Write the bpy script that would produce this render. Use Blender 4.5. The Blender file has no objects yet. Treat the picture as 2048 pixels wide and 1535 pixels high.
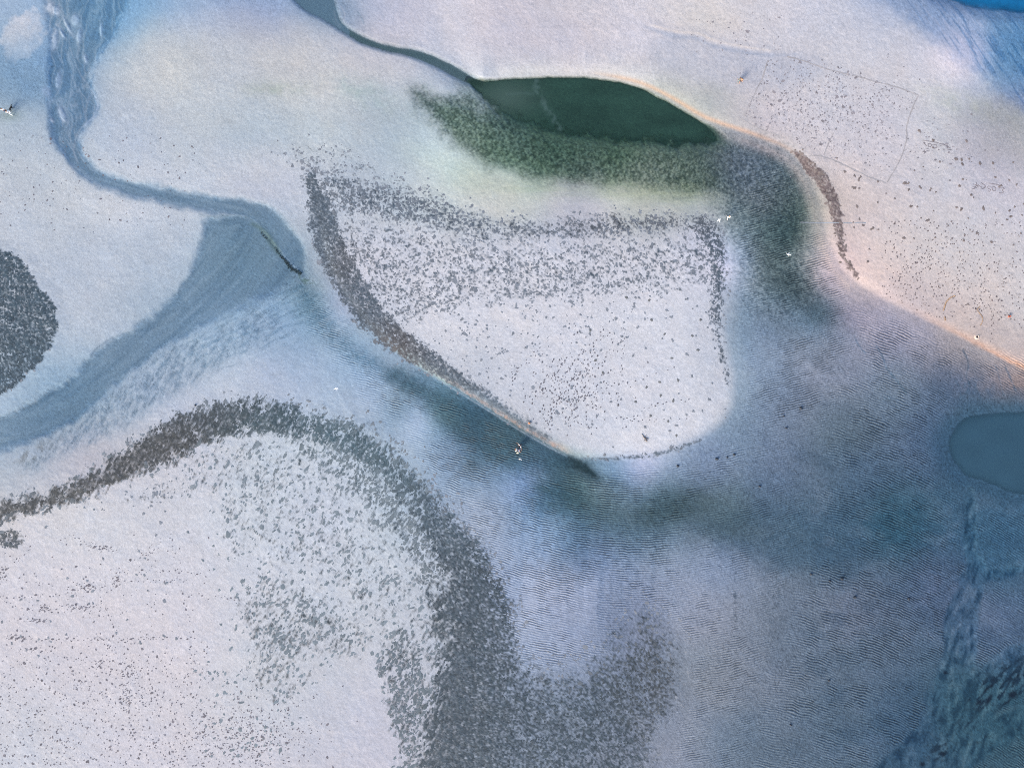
import bpy, bmesh, math, random
import numpy as np
from mathutils import Vector, Matrix

# ----------------------------------------------------------------------------
# camera, sky, sun, exposure
# ----------------------------------------------------------------------------
scene = bpy.context.scene
COL = scene.collection
M_PER_PX = 0.09            # one pixel of the 2048 px wide frame on the ground, metres
CAM_H = 120.0              # drone altitude

cam_d = bpy.data.cameras.new('camera')
cam_d.sensor_width = 36.0
cam_d.lens = 36.0 * CAM_H / (2048 * M_PER_PX)
cam_d.clip_start = 0.5
cam_d.clip_end = 12000
cam = bpy.data.objects.new('camera', cam_d)
cam.location = (0, 0, CAM_H)
cam.rotation_euler = (0, 0, 0)
COL.objects.link(cam)
scene.camera = cam

SUN_EL, SUN_AZ = math.radians(24), math.radians(221)   # azimuth: clockwise from +Y, low in the lower left
world = bpy.data.worlds.new('World')
scene.world = world
world.use_nodes = True
wn = world.node_tree
sky = wn.nodes.new('ShaderNodeTexSky')
sky.sky_type = 'NISHITA'
sky.sun_disc = False
sky.sun_elevation = SUN_EL
sky.sun_rotation = SUN_AZ
sky.dust_density = 2.0
wn.links.new(sky.outputs[0], wn.nodes['Background'].inputs[0])
wn.nodes['Background'].inputs[1].default_value = 0.10

sun_d = bpy.data.lights.new('sun', 'SUN')
sun_d.energy = 1.5
sun_d.angle = math.radians(28)
sun_d.color = (1.0, 0.86, 0.70)
sun = bpy.data.objects.new('sun', sun_d)
sv = Vector((math.sin(SUN_AZ) * math.cos(SUN_EL), math.cos(SUN_AZ) * math.cos(SUN_EL), math.sin(SUN_EL)))
sun.rotation_euler = (-sv).to_track_quat('-Z', 'Y').to_euler()
sun.location = sv * 200
COL.objects.link(sun)

scene.view_settings.view_transform = 'Standard'
scene.view_settings.look = 'None'
scene.view_settings.exposure = 1.75
scene.view_settings.gamma = 1.0
scene.view_settings.use_curve_mapping = False
scene.render.engine = 'CYCLES'
scene.cycles.use_denoising = False
scene.cycles.filter_width = 1.0
scene.cycles.max_bounces = 4
scene.cycles.transparent_max_bounces = 8

# light response of a level white surface under this sky and sun (measured);
# dividing by it turns the colours noted below into surface colours
GAIN = np.array((1.57, 1.61, 1.72), np.float32)

random.seed(7)
RNG = np.random.default_rng(11)

# ----------------------------------------------------------------------------
# helpers
# ----------------------------------------------------------------------------
def wxy(px, py):
    return ((px - 1024.0) * M_PER_PX, (767.5 - py) * M_PER_PX)

def lin(rgb):
    c = np.asarray(rgb, np.float32) / 255.0
    return np.where(c <= 0.04045, c / 12.92, ((c + 0.055) / 1.055) ** 2.4).astype(np.float32)

def alb(rgb):
    return tuple(np.clip(lin(rgb) / GAIN, 0, 0.9))

def tag(o, label=None, cat=None, group=None, kind=None):
    if label: o['label'] = label
    if cat: o['category'] = cat
    if group: o['group'] = group
    if kind: o['kind'] = kind
    return o

def empty(name, loc, rz=0.0, parent=None):
    o = bpy.data.objects.new(name, None)
    o.empty_display_size = 0.2
    o.location = loc
    o.rotation_euler = (0, 0, rz)
    o.parent = parent
    COL.objects.link(o)
    return o

def link_mesh(name, me, mat=None, parent=None):
    o = bpy.data.objects.new(name, me)
    if mat: me.materials.append(mat)
    o.parent = parent
    COL.objects.link(o)
    return o

def mesh_np(name, verts, faces_flat, counts):
    """mesh from numpy arrays: verts (n,3), flat loop indices, loops per face"""
    me = bpy.data.meshes.new(name)
    nf = len(counts)
    me.vertices.add(len(verts))
    me.vertices.foreach_set('co', np.ascontiguousarray(verts, np.float32).ravel())
    me.loops.add(len(faces_flat))
    me.loops.foreach_set('vertex_index', np.ascontiguousarray(faces_flat, np.int32))
    me.polygons.add(nf)
    st = np.zeros(nf, np.int32); st[1:] = np.cumsum(counts)[:-1]
    me.polygons.foreach_set('loop_start', st)
    me.polygons.foreach_set('loop_total', np.asarray(counts, np.int32))
    me.polygons.foreach_set('use_smooth', np.ones(nf, bool))
    me.update(calc_edges=True)
    return me

def attr(me, name, typ, data):
    a = me.attributes.new(name, typ, 'POINT')
    key = {'FLOAT': 'value', 'FLOAT_VECTOR': 'vector', 'FLOAT_COLOR': 'color'}[typ]
    a.data.foreach_set(key, np.ascontiguousarray(data, np.float32).ravel())

_T = {}
def vnoise(u, v, seed):
    if seed not in _T:
        _T[seed] = np.random.default_rng(1000 + seed).random((256, 256)).astype(np.float32) * 2 - 1
    T = _T[seed]
    ui = np.floor(u); vi = np.floor(v)
    fu = (u - ui).astype(np.float32); fv = (v - vi).astype(np.float32)
    fu = fu * fu * (3 - 2 * fu); fv = fv * fv * (3 - 2 * fv)
    ui = ui.astype(np.int32) & 255; vi = vi.astype(np.int32) & 255
    u1 = (ui + 1) & 255; v1 = (vi + 1) & 255
    a = T[vi, ui]; b = T[vi, u1]; c = T[v1, ui]; d = T[v1, u1]
    return (a + (b - a) * fu) * (1 - fv) + (c + (d - c) * fu) * fv

def fbm(u, v, seed, octv=3, gain=0.5):
    s = 0; a = 1.0; t = 0
    for k in range(octv):
        s = s + a * vnoise(u * (2.03 ** k) + 17.3 * k, v * (2.03 ** k) + 9.1 * k, seed + k)
        t += a; a *= gain
    return s / t

def sstep(a, b, x):
    t = np.clip((x - a) / (b - a), 0, 1)
    return t * t * (3 - 2 * t)

def smooth_pts(pts, closed, sub=4):
    """Catmull-Rom through the points (any number of columns)"""
    P = np.asarray(pts, float); n = len(P); out = []
    rng = range(n) if closed else range(n - 1)
    for i in rng:
        if closed:
            p0, p1, p2, p3 = P[(i - 1) % n], P[i], P[(i + 1) % n], P[(i + 2) % n]
        else:
            p0, p1, p2, p3 = P[max(i - 1, 0)], P[i], P[i + 1], P[min(i + 2, n - 1)]
        for k in range(sub):
            t = k / sub
            out.append(0.5 * ((2 * p1) + (p2 - p0) * t + (2 * p0 - 5 * p1 + 4 * p2 - p3) * t * t
                              + (3 * p1 - p0 - 3 * p2 + p3) * t ** 3))
    if not closed: out.append(P[-1])
    return np.array(out)

# ----------------------------------------------------------------------------
# the ground's grid (pixel units of the 2048 frame, 2 px = 0.18 m in view,
# growing cells out to the horizon)
# ----------------------------------------------------------------------------
def axis(lo, hi, step, grow=1.55, far=34000):
    inner = np.arange(lo, hi + step, step, dtype=np.float64)
    left, right = [], []
    d, x = step * 2, inner[0]
    while x > -far: x -= d; d *= grow; left.append(x)
    d, x = step * 2, inner[-1]
    while x < far: x += d; d *= grow; right.append(x)
    return np.array(left[::-1] + list(inner) + right)
XS = axis(-110, 2160, 2.0); YS = axis(-110, 1646, 2.0)
NX, NY = len(XS), len(YS)
PX, PY = np.meshgrid(XS.astype(np.float32), YS.astype(np.float32))
BIG = np.float32(999.0)

def window(pts, margin):
    x0 = np.searchsorted(XS, pts[:, 0].min() - margin); x1 = np.searchsorted(XS, pts[:, 0].max() + margin)
    y0 = np.searchsorted(YS, pts[:, 1].min() - margin); y1 = np.searchsorted(YS, pts[:, 1].max() + margin)
    return slice(y0, max(y1, y0 + 1)), slice(x0, max(x1, x0 + 1))

def sdf(pts, margin=90, smooth=3, wob=0, wscale=20, seed=50):
    """signed distance (px) to a closed outline, negative inside"""
    P = smooth_pts(pts, True, smooth) if smooth else np.asarray(pts, float)
    D = np.full((NY, NX), BIG, np.float32)
    w = window(P, margin)
    x, y = PX[w], PY[w]
    d2 = np.full(x.shape, 1e12, np.float32); ins = np.zeros(x.shape, bool)
    for i in range(len(P)):
        ax, ay = P[i - 1]; bx, by = P[i]
        ex, ey = bx - ax, by - ay
        L = ex * ex + ey * ey
        if L < 1e-9: continue
        h = np.clip(((x - ax) * ex + (y - ay) * ey) / L, 0, 1)
        d2 = np.minimum(d2, (x - ax - h * ex) ** 2 + (y - ay - h * ey) ** 2)
        if abs(ey) > 1e-9:
            ins ^= ((ay > y) != (by > y)) & (x < ex * (y - ay) / ey + ax)
    d = np.sqrt(d2); d[ins] *= -1
    if wob: d = d + wob * fbm(x / wscale, y / wscale, seed, 3)
    D[w] = d
    return D

def band(pts, margin=90, smooth=3, wob=0, wscale=20, seed=60, flow=False):
    """distance (px) to a line of changing half width: rows x, y, half width"""
    P = smooth_pts(pts, False, smooth) if smooth else np.asarray(pts, float)
    D = np.full((NY, NX), BIG, np.float32)
    w = window(P, margin + P[:, 2].max())
    x, y = PX[w], PY[w]
    d = np.full(x.shape, 1e6, np.float32); s = np.zeros(x.shape, np.float32); o = np.zeros(x.shape, np.float32)
    acc = 0.0
    for i in range(len(P) - 1):
        ax, ay, aw = P[i]; bx, by, bw = P[i + 1]
        ex, ey = bx - ax, by - ay
        L = math.hypot(ex, ey)
        h = np.clip(((x - ax) * ex + (y - ay) * ey) / (L * L), 0, 1)
        r = np.sqrt((x - ax - h * ex) ** 2 + (y - ay - h * ey) ** 2)
        q = r - (aw + h * (bw - aw))
        if flow:
            m = q < d
            s[m] = (acc + h * L)[m]; o[m] = (((x - ax) * ey - (y - ay) * ex) / L)[m]
        d = np.minimum(d, q); acc += L
    if wob: d = d + wob * fbm(x / wscale, y / wscale, seed, 3)
    D[w] = d
    if flow:
        S = np.zeros((NY, NX), np.float32); O = np.zeros((NY, NX), np.float32); S[w] = s; O[w] = o
        return D, S, O
    return D

def inside(d, soft):            # 1 inside, 0 outside, soft edge of half width soft px
    return 1 - sstep(-soft, soft, d)

def blob(cx, cy, rx, ry, ang=0, p=2.0):
    a = math.radians(ang); ca, sa = math.cos(a), math.sin(a)
    u = ((PX - cx) * ca + (PY - cy) * sa) / rx; v = (-(PX - cx) * sa + (PY - cy) * ca) / ry
    q = u * u + v * v
    return np.exp(-np.minimum(q ** (p / 2), 30))

# ----------------------------------------------------------------------------
# outlines read off the photograph (pixels of the 2048 frame)
# ----------------------------------------------------------------------------
POND = [(936,163),(955,159),(1000,158),(1060,155),(1150,153),(1215,159),(1280,175),(1340,205),(1400,240),(1438,264),
        (1444,282),(1425,294),(1390,299),(1340,301),(1290,294),(1200,287),(1140,281),(1080,266),(1020,248),(985,222),(958,190)]
CHAN_UP = [(70,-140),(82,-60),(88,0),(96,60),(99,110),(96,180),(98,235),(104,270),(125,306),(152,340),(185,364),(235,385),(320,404),
           (400,424),(470,433),(508,446),(540,480),(572,520),(598,546),(612,538),(609,495),(580,448),(535,410),(480,396),
           (400,387),(300,367),(225,349),(182,322),(164,288),(174,252),(193,226),(196,200),(187,165),(188,140),(205,108),
           (228,72),(245,30),(262,0),(290,-60),(310,-140)]
CHAN_LOW = [(418,436),(408,470),(400,500),(376,548),(350,590),(318,622),(290,640),(226,680),(185,712),(150,748),(105,778),(60,806),(0,832),(-140,850),
            (-140,930),(0,900),(60,884),(110,862),(150,838),(200,800),(240,765),(270,738),(330,692),(400,656),(470,620),
            (540,585),(596,556),(606,540),(582,518),(552,478),(515,436),(470,428)]
POOL = [(1930,803),(1985,799),(2060,796),(2200,796),(2200,1036),(2060,1018),(2010,1008),(1960,990),(1915,972),(1886,938),(1874,905),(1873,870),(1892,832)]
SEA = [(1870,-8),(1893,3),(1915,9),(1945,18),(1985,24),(2048,29),(2300,40),(9000,600),(34000,4000),(36000,-36000),(-3000,-36000),(200,-9000),(1200,-1200),(1700,-130)]
CENTRE = [(600,345),(632,420),(648,500),(668,550),(705,612),(752,668),(790,704),(850,742),(900,771),(1000,833),(1060,870),(1135,910),(1200,917),
          (1290,914),(1350,900),(1420,866),(1462,822),(1470,750),(1448,650),(1455,560),(1455,490),(1436,445),(1380,428),(1250,416),(1100,424),(950,424),(850,378),(760,345),(680,318)]
CENTRE_SW = [(645,480,0),(668,550,0),(705,612,0),(752,668,0),(790,704,0),(850,742,0),(900,771,0),(1000,833,0),(1060,870,0),(1135,910,0),(1180,917,0)]
RBANK = [(945,158),(1000,156),(1060,153),(1150,151),(1215,157),(1280,172),(1345,203),(1410,241),(1500,272),(1575,303),(1612,345),(1636,400),(1652,470),(1684,540),(1750,590),
         (1850,640),(1950,690),(2060,746),(2400,900),(2400,-200),(940,-200)]
RBANK_EDGE = [(945,158,0),(1000,156,0),(1060,153,0),(1150,151,0),(1215,157,0),(1280,172,0),(1345,203,0),(1410,241,0),(1500,272,0),(1575,303,0),(1612,345,0),(1636,400,0),(1652,470,0),
              (1684,540,0),(1750,590,0),(1850,640,0),(1950,690,0),(2060,746,0),(2200,815,0)]

d_pond = sdf(POND, wob=2.0, wscale=18)
d_chu = sdf(CHAN_UP, wob=6.0, wscale=18)
d_chl = sdf(CHAN_LOW, wob=8.0, wscale=22)
d_pool = sdf(POOL, wob=6.0, wscale=55, seed=70)
d_sea = sdf(SEA, smooth=0, wob=4, wscale=30)
d_cen = sdf(CENTRE, margin=160)
d_csw = band(CENTRE_SW)
d_rb = sdf(RBANK, margin=160)
d_rbe = band(RBANK_EDGE, margin=120)
d_ch2 = band([(600,-60,50),(628,-10,36),(655,22,20),(680,52,9),(720,78,7.5),(770,96,8),(810,104,8),(850,115,10),(890,133,11),(930,156,10),(960,168,8)], wob=2)
d_fall = band([(1935,985,9),(1935,1060,13),(1937,1110,15),(1952,1140,20),(1935,1190,30),(1920,1250,32),(1920,1310,30),(1905,1370,40),(1895,1430,48),(1865,1470,35),(1800,1520,26),(1740,1575,26)], wob=9, wscale=24)
d_fall = np.minimum(d_fall, band([(2080,1128,9),(2000,1145,9),(1955,1152,12)], wob=5))
d_fall = np.minimum(d_fall, band([(2090,1310,48),(2000,1358,46),(1930,1420,40)], wob=10))
d_fall = np.minimum(d_fall, band([(2090,1420,20),(1985,1462,32),(1900,1512,42),(1840,1580,46)], wob=8))
d_chan = np.minimum(d_chu, d_chl)

# ----------------------------------------------------------------------------
# sand colour: wet and dry areas, the sky's reflected blue painted in, on a 128 px lattice
# ----------------------------------------------------------------------------
BASE = [
 [(150,175,200),(128,163,198),(140,172,202),(178,192,211),(182,193,212),(165,185,207),(200,205,220),(208,208,220),(210,208,219),(212,210,219),(212,208,216),(214,210,213),(208,208,218),(192,198,217),(152,170,204),(122,148,186),(108,143,186)],
 [(146,170,190),(152,176,196),(205,207,208),(212,209,204),(212,208,205),(212,208,207),(208,207,212),(202,205,216),(206,206,218),(208,207,219),(210,208,218),(210,207,214),(206,205,214),(204,204,214),(200,202,215),(172,183,209),(116,140,181)],
 [(200,208,213),(197,206,213),(207,212,216),(207,211,213),(205,211,213),(206,212,213),(202,210,212),(186,200,203),(174,188,190),(152,168,168),(150,165,168),(170,178,180),(205,200,205),(208,204,212),(207,205,214),(198,203,208),(186,193,192)],
 [(211,213,217),(209,213,218),(207,212,220),(206,212,221),(203,210,222),(204,210,220),(203,210,217),(204,212,213),(203,208,205),(200,205,203),(192,200,200),(168,180,183),(140,157,163),(212,203,205),(210,205,212),(208,207,216),(207,206,216)],
 [(208,213,221),(207,213,222),(205,212,222),(195,206,219),(160,182,200),(196,206,218),(210,212,222),(210,213,224),(210,213,224),(212,213,223),(213,213,223),(205,208,220),(140,160,172),(190,185,195),(216,206,208),(215,208,212),(212,208,214)],
 [(205,212,222),(203,211,222),(190,203,217),(174,193,209),(166,191,210),(162,188,208),(192,202,214),(212,213,222),(213,214,223),(214,214,224),(213,214,224),(208,212,224),(150,165,188),(138,144,160),(184,176,188),(220,204,202),(216,209,212)],
 [(188,203,219),(175,194,212),(190,203,217),(201,208,218),(201,208,220),(190,204,222),(162,182,206),(122,147,167),(195,200,215),(215,215,225),(214,215,225),(207,214,226),(175,183,205),(155,160,182),(145,150,172),(130,140,165),(172,152,152)],
 [(165,184,203),(197,201,208),(206,206,211),(208,209,217),(205,212,221),(203,212,222),(190,203,218),(152,170,192),(110,135,155),(200,205,217),(203,209,222),(188,197,217),(155,163,187),(140,150,172),(130,142,165),(108,128,153),(85,112,138)],
 [(206,206,212),(208,209,217),(209,211,220),(209,212,222),(206,213,223),(205,213,224),(203,212,223),(180,193,213),(150,170,197),(112,137,157),(127,147,167),(125,140,158),(125,140,162),(115,132,155),(105,125,150),(95,120,145),(95,120,145)],
 [(210,209,219),(211,210,220),(211,211,221),(210,211,222),(208,212,223),(206,212,223),(205,211,222),(195,203,218),(165,180,208),(150,168,197),(170,180,205),(165,170,192),(145,152,172),(130,142,165),(118,133,158),(105,125,150),(105,125,150)],
 [(211,209,219),(211,209,219),(211,210,220),(211,210,220),(205,209,219),(201,206,217),(203,207,218),(190,197,212),(165,178,202),(160,174,202),(170,178,200),(172,174,193),(150,156,176),(135,146,168),(125,138,162),(103,124,149),(107,126,149)],
 [(210,210,221),(211,210,221),(211,210,220),(210,209,219),(205,208,218),(205,207,218),(207,207,219),(180,187,202),(150,162,182),(145,157,177),(150,158,178),(165,166,183),(150,154,173),(135,145,166),(120,135,158),(93,117,142),(90,115,140)],
 [(208,210,223),(210,210,222),(210,209,221),(209,208,219),(207,207,219),(206,206,218),(206,205,218),(180,187,200),(145,157,175),(142,153,172),(148,154,172),(158,160,178),(145,151,170),(130,142,163),(112,130,153),(90,115,140),(105,125,148)],
]
BASE = lin(np.array(BASE, np.float32))

def lattice(B, u, v):
    """smooth interpolation on the lattice (Catmull-Rom along both axes)"""
    ny, nx = B.shape[:2]
    u = np.clip(u, 0, nx - 1.001); v = np.clip(v, 0, ny - 1.001)
    ui = np.floor(u).astype(int); vi = np.floor(v).astype(int)
    fu = (u - ui).astype(np.float32); fv = (v - vi).astype(np.float32)
    def wts(t):
        return (-0.5*t + t*t - 0.5*t**3, 1 - 2.5*t*t + 1.5*t**3, 0.5*t + 2*t*t - 1.5*t**3, -0.5*t*t + 0.5*t**3)
    wu, wv = wts(fu), wts(fv)
    out = 0
    for j in range(4):
        row = 0; jj = np.clip(vi + j - 1, 0, ny - 1)
        for i in range(4):
            ii = np.clip(ui + i - 1, 0, nx - 1)
            row = row + B[jj, ii] * wu[i][..., None]
        out = out + row * wv[j][..., None]
    return out.astype(np.float32)

# edges between wet and dry areas are ragged: warp the lattice a little
WX = 26 * fbm(PX / 60, PY / 60, 1, 3); WY = 26 * fbm(PX / 60, PY / 60, 5, 3)
C = np.clip(lattice(BASE, (PX + WX) / 128, (PY + WY) / 128), 0.01, 1)

def over(mask, rgb, op=1.0):
    m = (mask * op).astype(np.float32)[..., None]
    C[:] = C + m * (lin(rgb) - C)

def tone(mask, mul):
    C[:] = C * (1 + (mask.astype(np.float32)[..., None]) * (np.asarray(mul, np.float32) - 1))

RL_ = sstep(1330, 1720, PX + 0.15 * (PY - 1000)) * sstep(600, 880, PY)
CL_ = blob(1180, 1130, 260, 230, 0, 3)
C *= 1 - (np.clip(RL_, 0, 1)[..., None]) * np.array((0.16, 0.18, 0.22), np.float32)
C *= 1 - CL_[..., None] * np.array((0.10, 0.09, 0.08), np.float32)
N1 = fbm(PX / 14, PY / 14, 20, 3)        # general purpose noises, -1..1
N2 = fbm(PX / 5.5, PY / 5.5, 24, 2)
N3 = fbm(PX / 45, PY / 45, 28, 3)

# -- wet rim on the upper left, sky reflection painted blue
over(blob(160, 60, 110, 120, 10, 3), (138,168,198), 0.75)
over(inside(sdf([(4,98),(12,62),(34,34),(72,18),(88,40),(84,80),(66,104),(44,118),(20,112)], wob=16, wscale=14), 7) * (0.8 + 0.4 * N1), (198,204,213), 0.75)
over(blob(45, 175, 75, 45, 0, 3), (135,160,180), 0.6)
over(blob(300, 10, 160, 22, -3), (160,182,205), 0.6)
over(blob(560, 2, 130, 18, 2), (165,185,208), 0.6)
over(blob(20, 232, 26, 12), (150,165,150), 0.5)
over(blob(550, 178, 60, 16, 0) * (0.5 + 0.5 * N1), (175,186,168), 0.9)
over(blob(730, 190, 80, 30, 20) * (0.6 + 0.5 * N1), (182,198,190), 0.8)
over(blob(420, 120, 240, 60, 0), (214,210,203), 0.6)
# -- fan of wet sand beside the upper stream and wedge by the pond
m2 = inside(d_ch2, 6)
over(inside(d_ch2, 22), (150,172,195), 0.5)
over(blob(700, 30, 34, 45, -30), (150,172,195), 0.7)
over(m2, (88,116,128), 0.95)
over(blob(650, 10, 45, 40), (112,142,168), 0.7)
over(blob(905, 165, 75, 22, 32) * (0.75 + 0.35 * N2), (128,146,168), 0.85)
over(blob(940, 178, 40, 22, 45), (92,112,118), 0.7)
# -- green weed shallows around the pond
g1 = sdf([(832,188),(880,200),(935,195),(985,225),(1080,265),(1200,288),(1420,298),(1450,280),(1540,318),(1590,365),(1602,430),(1570,460),(1490,408),(1420,388),(1300,378),(1150,362),(1040,345),(960,318),(905,285),(862,238)], wob=12, wscale=25)
gm = inside(g1, 26)
over(inside(g1, 55) * np.clip(0.75 + 0.5 * N2, 0, 1), (134,154,148), 0.8)
over(gm, (90,112,104), 0.97)
over(inside(sdf([(985,232),(1080,270),(1200,290),(1430,302),(1440,325),(1300,330),(1160,322),(1050,300),(985,262)], wob=12), 20), (80,103,96), 0.75)
over(inside(sdf([(880,215),(950,235),(1010,290),(1120,340),(1300,365),(1400,372),(1380,392),(1250,380),(1080,352),(960,318),(900,270)], wob=10), 18), (102,126,106), 0.6)
NFG = fbm((PX + 0.35 * PY) / 2.8, PY / 4.2, 36, 2)
tone(gm * np.clip(0.5 + 1.2 * NFG, 0, 1), (0.52, 0.58, 0.55))
over(blob(1510, 335, 90, 58, 30, 3), (98,116,124), 0.95)
over(blob(1200, 385, 260, 16, 3) * (0.6 + 0.5 * fbm(PX / 60, PY / 4, 33, 2)), (178,192,172), 0.7)
over(blob(900, 330, 90, 35, 25), (190,205,195), 0.6)
# -- the dark arm on the right of the middle bank
over(blob(1545, 400, 78, 75, 0, 3), (96,117,120), 0.92)
over(blob(1500, 450, 60, 110, 0, 3), (116,137,146), 0.75)
over(blob(1572, 462, 38, 42, 0, 2.4) * (0.85 + 0.3 * N1), (58,80,86), 0.95)
over(blob(1530, 500, 55, 80, 10, 3), (96,118,130), 0.85)
over(blob(1600, 585, 62, 34, 32, 2.4) * (0.85 + 0.4 * N1), (84,100,110), 0.95)
over(blob(1635, 625, 42, 28, 20, 2.4), (88,102,114), 0.8)
over(blob(1490, 600, 30, 110, 4), (142,164,186), 0.75)
over(blob(1555, 640, 70, 60, 20), (128,140,160), 0.5)
arm = np.clip(blob(1520, 400, 100, 130, 0, 4) + blob(1560, 560, 90, 90, 0, 4), 0, 1)
NFA = fbm(PX / 4.2 + PY / 14, PY / 3.0, 38, 2)
tone(arm * np.clip(0.4 + 1.1 * NFA, 0, 1), (0.66, 0.70, 0.72))
# -- teal gully below the middle bank
over(inside(band([(598,565,14),(630,615,16),(690,690,18),(760,735,14),(850,770,8)], wob=10), 20) * (0.7 + 0.5 * N2), (96,130,152), 0.8)
over(inside(band([(780,748,8),(850,790,22),(920,832,38),(1000,876,46),(1075,910,38),(1140,932,20),(1190,952,8)], wob=10), 22), (72,100,116), 0.92)
over(blob(1162, 938, 34, 9, 28), (34,58,66), 0.85)
over(blob(900, 842, 50, 26, 35), (96,112,116), 0.5)
over(blob(1110, 1000, 70, 48, 50, 2.5) * (0.8 + 0.4 * N1), (74,100,116), 0.85)
over(blob(1190, 1062, 120, 42, 0) * (0.8 + 0.4 * N1), (100,130,155), 0.65)
over(blob(945, 925, 22, 30, 20), (90,110,122), 0.6)
over(blob(1330, 1018, 95, 34, -14, 2.5) * (0.85 + 0.4 * N1), (86,102,110), 0.9)
over(blob(1270, 990, 60, 40, -20), (120,142,160), 0.5)
over(blob(1060, 1160, 50, 130, 12), (172,186,212), 0.5)
over(blob(1240, 1180, 120, 90, 0), (166,180,206), 0.4)
over(blob(1420, 1150, 95, 70, 20), (184,184,202), 0.6)
# -- dark band across the right flats
over(inside(sdf([(1400,1045),(1480,1022),(1600,1012),(1720,1022),(1850,1000),(1950,985),(2060,1000),(2060,1100),(1950,1075),(1850,1095),(1720,1130),(1600,1140),(1500,1112),(1430,1080)], wob=18, wscale=40), 30), (90,112,134), 0.75)
over(blob(1500, 1062, 70, 26, 8), (108,120,134), 0.6)
over(blob(1545, 1200, 26, 90, 0) * sstep(0.1, 0.6, N2), (95,105,120), 0.7)
over(blob(1470, 1190, 7, 90, 0) * sstep(0.05, 0.5, N2), (85,95,112), 0.8)
over(blob(1960, 1230, 70, 50, 0), (140,140,155), 0.4)
ku = PX * math.cos(0.38) - PY * math.sin(0.38); kv = PX * math.sin(0.38) + PY * math.cos(0.38)
KS = fbm(ku / 42 + 0.8 * N3, kv / 8 + 0.8 * N1, 230, 4, 0.65)
kb = inside(sdf([(1500,1040),(1720,1010),(2060,930),(2060,1140),(1850,1110),(1700,1150),(1560,1130)], 60, wob=20), 40)
over(kb * sstep(0.0, 0.7, KS), (70,96,118), 0.6)
over(kb * sstep(0.1, 0.6, -KS), (120,136,156), 0.3)
KL = fbm(PX / 55 + PY / 160, PY / 38 - PX / 160, 234, 3)
rr_ = RL_ * sstep(1500, 1640, PX)
over(rr_ * sstep(0.08, 0.55, KL), (88,104,124), 0.45)
over(rr_ * sstep(0.12, 0.55, -KL), (146,150,168), 0.30)
COLM = fbm(PX / 9 + 0.6 * N3 + (PY - 1100) / 130, PY / 150, 238, 2)
cb = blob(1170, 1080, 190, 190, 0, 4)
tone(cb * np.clip(0.2 + 1.1 * COLM, 0, 1), (0.76, 0.81, 0.85))
over(blob(1190, 1090, 120, 60, 0, 3), (96,124,146), 0.35)
# -- channel beds, tinted with the blue of the reflected sky
mc = inside(d_chan, 9 + 18 * blob(560, 580, 120, 40, -30))
over(inside(d_chl, 34) * sstep(0, 60, PX), (165,186,204), 0.45)
over(inside(d_chu, 24) * (PX < 330), (150,175,198), 0.55)
# rilled shore on the lower side of the big stream
rill = inside(band([(60,925,12),(160,868,26),(240,815,38),(320,755,45),(420,700,42),(520,650,30)], wob=8), 22)
ra = math.radians(-62); ru = PX * math.cos(ra) + PY * math.sin(ra); rv = -PX * math.sin(ra) + PY * math.cos(ra)
RILL = fbm(ru / 15 + 0.5 * N3, rv / 5.0 + 0.4 * N1, 90, 4, 0.65)
over(rill, (160,180,198), 0.5)
over(rill * sstep(-0.35, 0.35, RILL), (132,155,175), 0.7)
over(rill * sstep(0.15, 0.6, RILL), (100,125,146), 0.55)
over(blob(70, 905, 45, 14, -25) * sstep(-0.2, 0.3, RILL), (128,130,130), 0.7)
fz = inside(sdf([(604,556),(470,622),(330,695),(300,740),(420,745),(560,700),(680,660),(650,600)], 60, wob=14), 30)
fa = math.radians(152); fuu = PX * math.cos(fa) + PY * math.sin(fa); fvv = -PX * math.sin(fa) + PY * math.cos(fa)
FEA = fbm(fuu / 26 + 0.6 * N3, fvv / 4.5 + 0.5 * N1, 94, 4, 0.65)
over(fz * sstep(-0.1, 0.5, FEA), (104,138,162), 0.55)
over(fz * sstep(0.05, 0.5, -FEA), (178,198,214), 0.35)
over(mc, (128,157,182), 0.9)
over(blob(500, 500, 80, 70) * mc, (134,161,182), 0.6)
# flow streaks along the stream
_, fs, fo = band([(150,-140,80),(165,0,80),(145,120,60),(145,260,40),(180,345,25),(300,385,22),(420,415,25),(505,440,30),(480,500,50),(400,590,50),(290,690,50),(200,760,45),(100,825,42),(0,866,38),(-140,890,38)], margin=140, flow=True)
ST = fbm(fs / 60 + 0.6 * N3, fo / 5.0 + 0.8 * N1, 40, 3) * (1 - 0.7 * blob(520, 500, 90, 70)); ST2 = fbm(fs / 140, fo / 11.0, 44, 2)
over(mc * sstep(0.1, 0.5, ST), (152,175,195), 0.5)
over(mc * sstep(0.05, 0.5, ST2), (106,138,166), 0.5)
over(mc * sstep(0.1, 0.5, -ST2), (146,170,190), 0.35)
over(mc * inside(np.abs(d_chl + 4), 6) * (PY > 480) * (PX < 440), (92,128,156), 0.6)
BRD = 1 - np.abs(fbm(fs / 75 + 0.5 * N3, fo / 9 + 0.35 * N1 + 1.5 * fbm(PX / 34, PY / 34, 47, 2), 46, 2)) * 2.2
upm = inside(d_chu, 10) * (1 - sstep(290, 345, PY)) * (PX < 330)
over(upm * sstep(0.60, 0.92, BRD), (180,195,212), 0.6)
over(upm * sstep(0.45, 0.9, 1 - BRD), (94,134,170), 0.5)
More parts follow.
